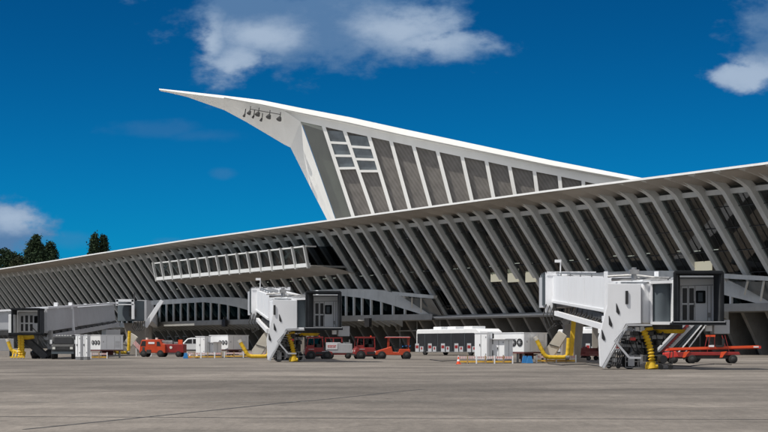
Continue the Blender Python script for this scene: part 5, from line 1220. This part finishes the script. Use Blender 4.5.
def fire_tender():
    e = place('service_truck', 154.0, 357.0, R(-8), 'bright orange service truck with two white roof lamps at left', 'truck'); e.scale = (0.9, 0.9, 0.9)
    mb = MB(); mb.prism([(x, -0.85, z) for x, z in ((-1.45, 0.45), (-1.4, 1.1), (-1.15, 1.9), (0.9, 1.95), (1.15, 1.5), (1.5, 1.4), (1.5, 0.45))], (0, 1.7, 0)); mb.build('body', M['orange'], e, bevel=0.07, seg=3)
    mb = MB(); mb.prism([(x, -0.865, z) for x, z in ((-1.28, 1.2), (-1.1, 1.75), (-0.7, 1.75), (-0.7, 1.2))], (0, 0.02, 0)); mb.prism([(x, -0.865, z) for x, z in ((0.55, 1.2), (0.55, 1.7), (0.85, 1.7), (1.0, 1.2))], (0, 0.02, 0)); mb.build('window', M['black'], e)
    mb = MB(); mb.box((-0.05, -0.87, 1.55), (0.7, 0.02, 0.22)); mb.build('white_panel', M['white'], e)
    mb = MB(); mb.box((-0.35, -0.865, 0.6), (0.5, 0.04, 0.4)); mb.box((-0.95, -0.87, 0.8), (0.25, 0.03, 0.6)); mb.build('wheel_arch', M['darksteel'], e)
    for x in (-0.7, 0.4): mb = MB(); mb.tube([(x, -0.3, 1.93), (x, -0.3, 2.12)], 0.14, 10); mb.build('roof_lamp', M['lamp'], e)
    for x in (-0.95, 0.95):
        for y in (-0.76, 0.76): wheel(e, x, y, 0.38, 0.26, -1 if y < 0 else 1)
    e = place('box_trailer', 171.5, 357.0, R(-5), 'low dark red trailer carrying grey equipment next to the orange service truck', 'trailer')
    mb = MB(); mb.box((0, 0, 0.85), (2.75, 1.5, 0.85)); b = mb.build('body', M['red'], e, bevel=0.05)
    mb = MB(); mb.box((-0.4, 0, 1.42), (1.2, 1.0, 0.3)); mb.box((0.55, 0, 1.38), (0.4, 0.8, 0.22)); mb.tube([(-0.9, -0.4, 1.6), (0.2, -0.4, 1.6)], 0.05, 6); mb.build('equipment', M['steel'], e, bevel=0.04)
    mb = MB(); mb.box((1.0, -0.4, 1.5), (0.4, 0.4, 0.45)); mb.build('lamp_housing', M['orangeb'], e)
    mb = MB(); mb.tube([(0.1, -0.76, 0.95), (0.1, -0.78, 0.95)], 0.14, 12); mb.build('reflector', M['lamp'], b)
    for x in (-0.85, 0.85):
        for y in (-0.66, 0.66): wheel(e, x, y, 0.3, 0.2, -1 if y < 0 else 1)
fire_tender()
def suv():
    e = place('off_road_car', 191.5, 354.2, R(6), 'white off-road car parked between the dark red trailer and the tall middle cabinet', 'car')
    k = 1.12
    prof = [(-2.1, 0.45), (-2.15, 0.85), (-1.95, 1.05), (-1.0, 1.15), (-0.45, 1.72), (0.0, 1.8), (1.6, 1.78), (2.05, 1.1), (2.1, 0.45)]
    mb = MB(); mb.prism([(x*k, -0.9, z*k) for x, z in prof], (0, 1.8, 0)); mb.build('body', M['white'], e, bevel=0.09, seg=3)
    for pl in (((-0.78, 1.17), (-0.38, 1.62), (0.05, 1.66), (0.05, 1.17)), ((0.17, 1.17), (0.17, 1.66), (0.85, 1.66), (0.85, 1.17)), ((0.97, 1.17), (0.97, 1.66), (1.5, 1.64), (1.78, 1.17))):
        for y in (-0.915, 0.895): mb = MB(); mb.prism([(x*k, y, z*k) for x, z in pl], (0, 0.02, 0)); mb.build('window', M['black'], e)
    mb = MB(); mb.prism([(-0.98*k, -0.8, 1.2*k), (-0.98*k, 0.8, 1.2*k), (-0.52*k, 0.72, 1.66*k), (-0.52*k, -0.72, 1.66*k)], (-0.03, 0, 0.03)); mb.build('windscreen', M['black'], e)
    mb = MB(); mb.box((0, 0, 0.48), (4.3, 1.84, 0.16)); mb.build('sill', M['darksteel'], e)
    for y in (-0.65, 0.65): mb = MB(); mb.box((-2.38, y, 0.92), (0.06, 0.3, 0.18)); mb.build('headlight', M['lamp'], e)
    mb = MB()
    for y in (-0.7, 0.7): mb.beam((-0.1, y, 2.06), (1.6, y, 2.06), 0.05)
    mb.build('roof_rail', M['darksteel'], e)
    for x in (-1.45, 1.4):
        for y in (-0.82, 0.82): wheel(e, x, y, 0.42, 0.26, -1 if y < 0 else 1)
suv()
def dark_truck():
    e = place('pushback_truck', 64.5, 359.0, R(96), 'small dark truck seen from the front under the left grey tunnel', 'truck')
    mb = MB(); mb.prism([(x, -0.95, z) for x, z in ((-1.9, 0.45), (-1.9, 1.1), (-1.75, 1.25), (-1.2, 1.3), (-1.05, 1.95), (0.2, 2.0), (0.25, 1.1), (2.0, 1.05), (2.0, 0.45))], (0, 1.9, 0)); mb.build('body', M['darksteel'], e, bevel=0.06)
    mb = MB(); mb.prism([(-1.22, -0.8, 1.34), (-1.22, 0.8, 1.34), (-1.10, 0.75, 1.88), (-1.10, -0.75, 1.88)], (-0.03, 0, 0)); mb.build('windscreen', M['black'], e)
    mb = MB(); mb.box((-1.93, 0, 0.95), (0.05, 1.3, 0.28))
    mb.build('grille', M['rim'], e)
    for y in (-0.75, 0.75): mb = MB(); mb.box((-1.94, y, 0.95), (0.06, 0.24, 0.2)); mb.build('headlight', M['lamp'], e)
    mb = MB(); mb.box((-1.95, 0, 0.55), (0.12, 1.9, 0.2)); mb.build('bumper', M['curtain'], e)
    mb = MB()
    for k in range(6): mb.box((-0.9, -0.6+0.24*k, 2.05), (0.14, 0.14, 0.08))
    mb.build('roof_lamp', M['lamp'], e)
    for y in (-1.05, 1.05): mb = MB(); mb.box((-1.2, y, 1.5), (0.08, 0.18, 0.35)); mb.build('mirror', M['white'], e)
    for x in (-1.3, 1.3):
        for y in (-0.85, 0.85): wheel(e, x, y, 0.42, 0.28, -1 if y < 0 else 1)
dark_truck()
def far_left_things():
    e = place('air_conditioning_unit', 1, 356.5, R(20), 'pale unit low at the left frame edge behind the short yellow duct', 'air conditioner', 'air conditioning units on the apron')
    mb = MB(); mb.box((0, 0, 1.2), (2.4, 1.6, 1.25)); mb.build('housing', M['tunnelgrey'], e, bevel=0.03)
    mb = MB()
    for x in (-1, 1): mb.box((x, 0, 0.3), (0.12, 1.3, 0.6))
    mb.build('base_frame', M['darksteel'], e)
    e = place('barrier_board', 138.5, 356.6, 0, 'red and white striped board leaning left of the orange service truck', 'barrier')
    a = P(131.5, 342, 170); b = P(143.5, 355, 170); a.y = b.y = e.location.y
    mb = MB(); mb.beam(a, b, 0.08, 0.42); mb.build('board', M['hazard'], e, world=True)
    mb = MB(); mb.beam(a+Vector((0.2, 0.1, 0)), (a.x+0.2, a.y+0.1, e.location.z), 0.07); mb.box((b.x+0.05, b.y, e.location.z+0.18), (1.1, 0.5, 0.3)); mb.build('foot', M['white'], e, world=True)
far_left_things()

def clutter():
    items = [(612, 368.5, 'steel', 'small steel hose trolley at the foot of the near bridge stair'), (664, 369.5, 'darksteel', 'dark hose trolley right of the near yellow coil'),
             (290, 360.0, 'steel', 'steel hose trolley below the middle bridge'), (36, 358.6, 'darksteel', 'dark trolley under the far left cab')]
    for x, y, m_, lab in items:
        Y = gY(y); p = P(x, 347, Y); e = empty('hose_trolley', (p.x, p.y, gz(Y)), R(15), lab, 'trolley')
        mb = MB(); mb.box((0, 0, 0.30), (0.8, 0.45, 0.06)); mb.beam((0.38, -0.2, 0.3), (0.45, -0.2, 0.95), 0.035); mb.beam((0.38, 0.2, 0.3), (0.45, 0.2, 0.95), 0.035); mb.beam((0.45, -0.2, 0.95), (0.45, 0.2, 0.95), 0.035); mb.build('frame', M[m_], e)
        mb = MB(); mb.tube([(-0.1, -0.18, 0.55), (-0.1, 0.18, 0.55)], 0.22, 16); mb.build('reel', M['black'], e, smooth=True)
        for xx in (-0.28, 0.28): mb = MB(); mb.tube([(xx, -0.26, 0.13), (xx, -0.19, 0.13)], 0.13, 12); mb.build('wheel', M['tyre'], e, smooth=True)
    for i, (pts, lab) in enumerate(((((668, 366), (690, 366.5), (712, 364.5), (730, 365)), 'black cable lying on the apron below the belt loader'), (((548, 364), (562, 365.5), (585, 364.5), (603, 367)), 'black cable lying between the near yellow duct and the stair'), (((430, 360), (442, 361.5), (456, 361), (468, 363.5)), 'black cable lying in front of the bus'))):
        w = []
        for x, y in pts: Y = gY(y); q = P(x, 347, Y); w.append(Vector((q.x, q.y, gz(Y)+0.03)))
        fine = []
        for k in range(25):
            a = k/24*3; j = min(2, int(a)); f_ = a-j; q = w[j].lerp(w[j+1], f_*f_*(3-2*f_)); fine.append(q+Vector((0, 0.5*math.sin(k*0.7), 0)))
        mb = MB(); mb.tube(fine, 0.03, 6); o = mb.build('cable', M['black'], smooth=True); tag(o, lab, 'cable', 'cables lying on the apron')
clutter()
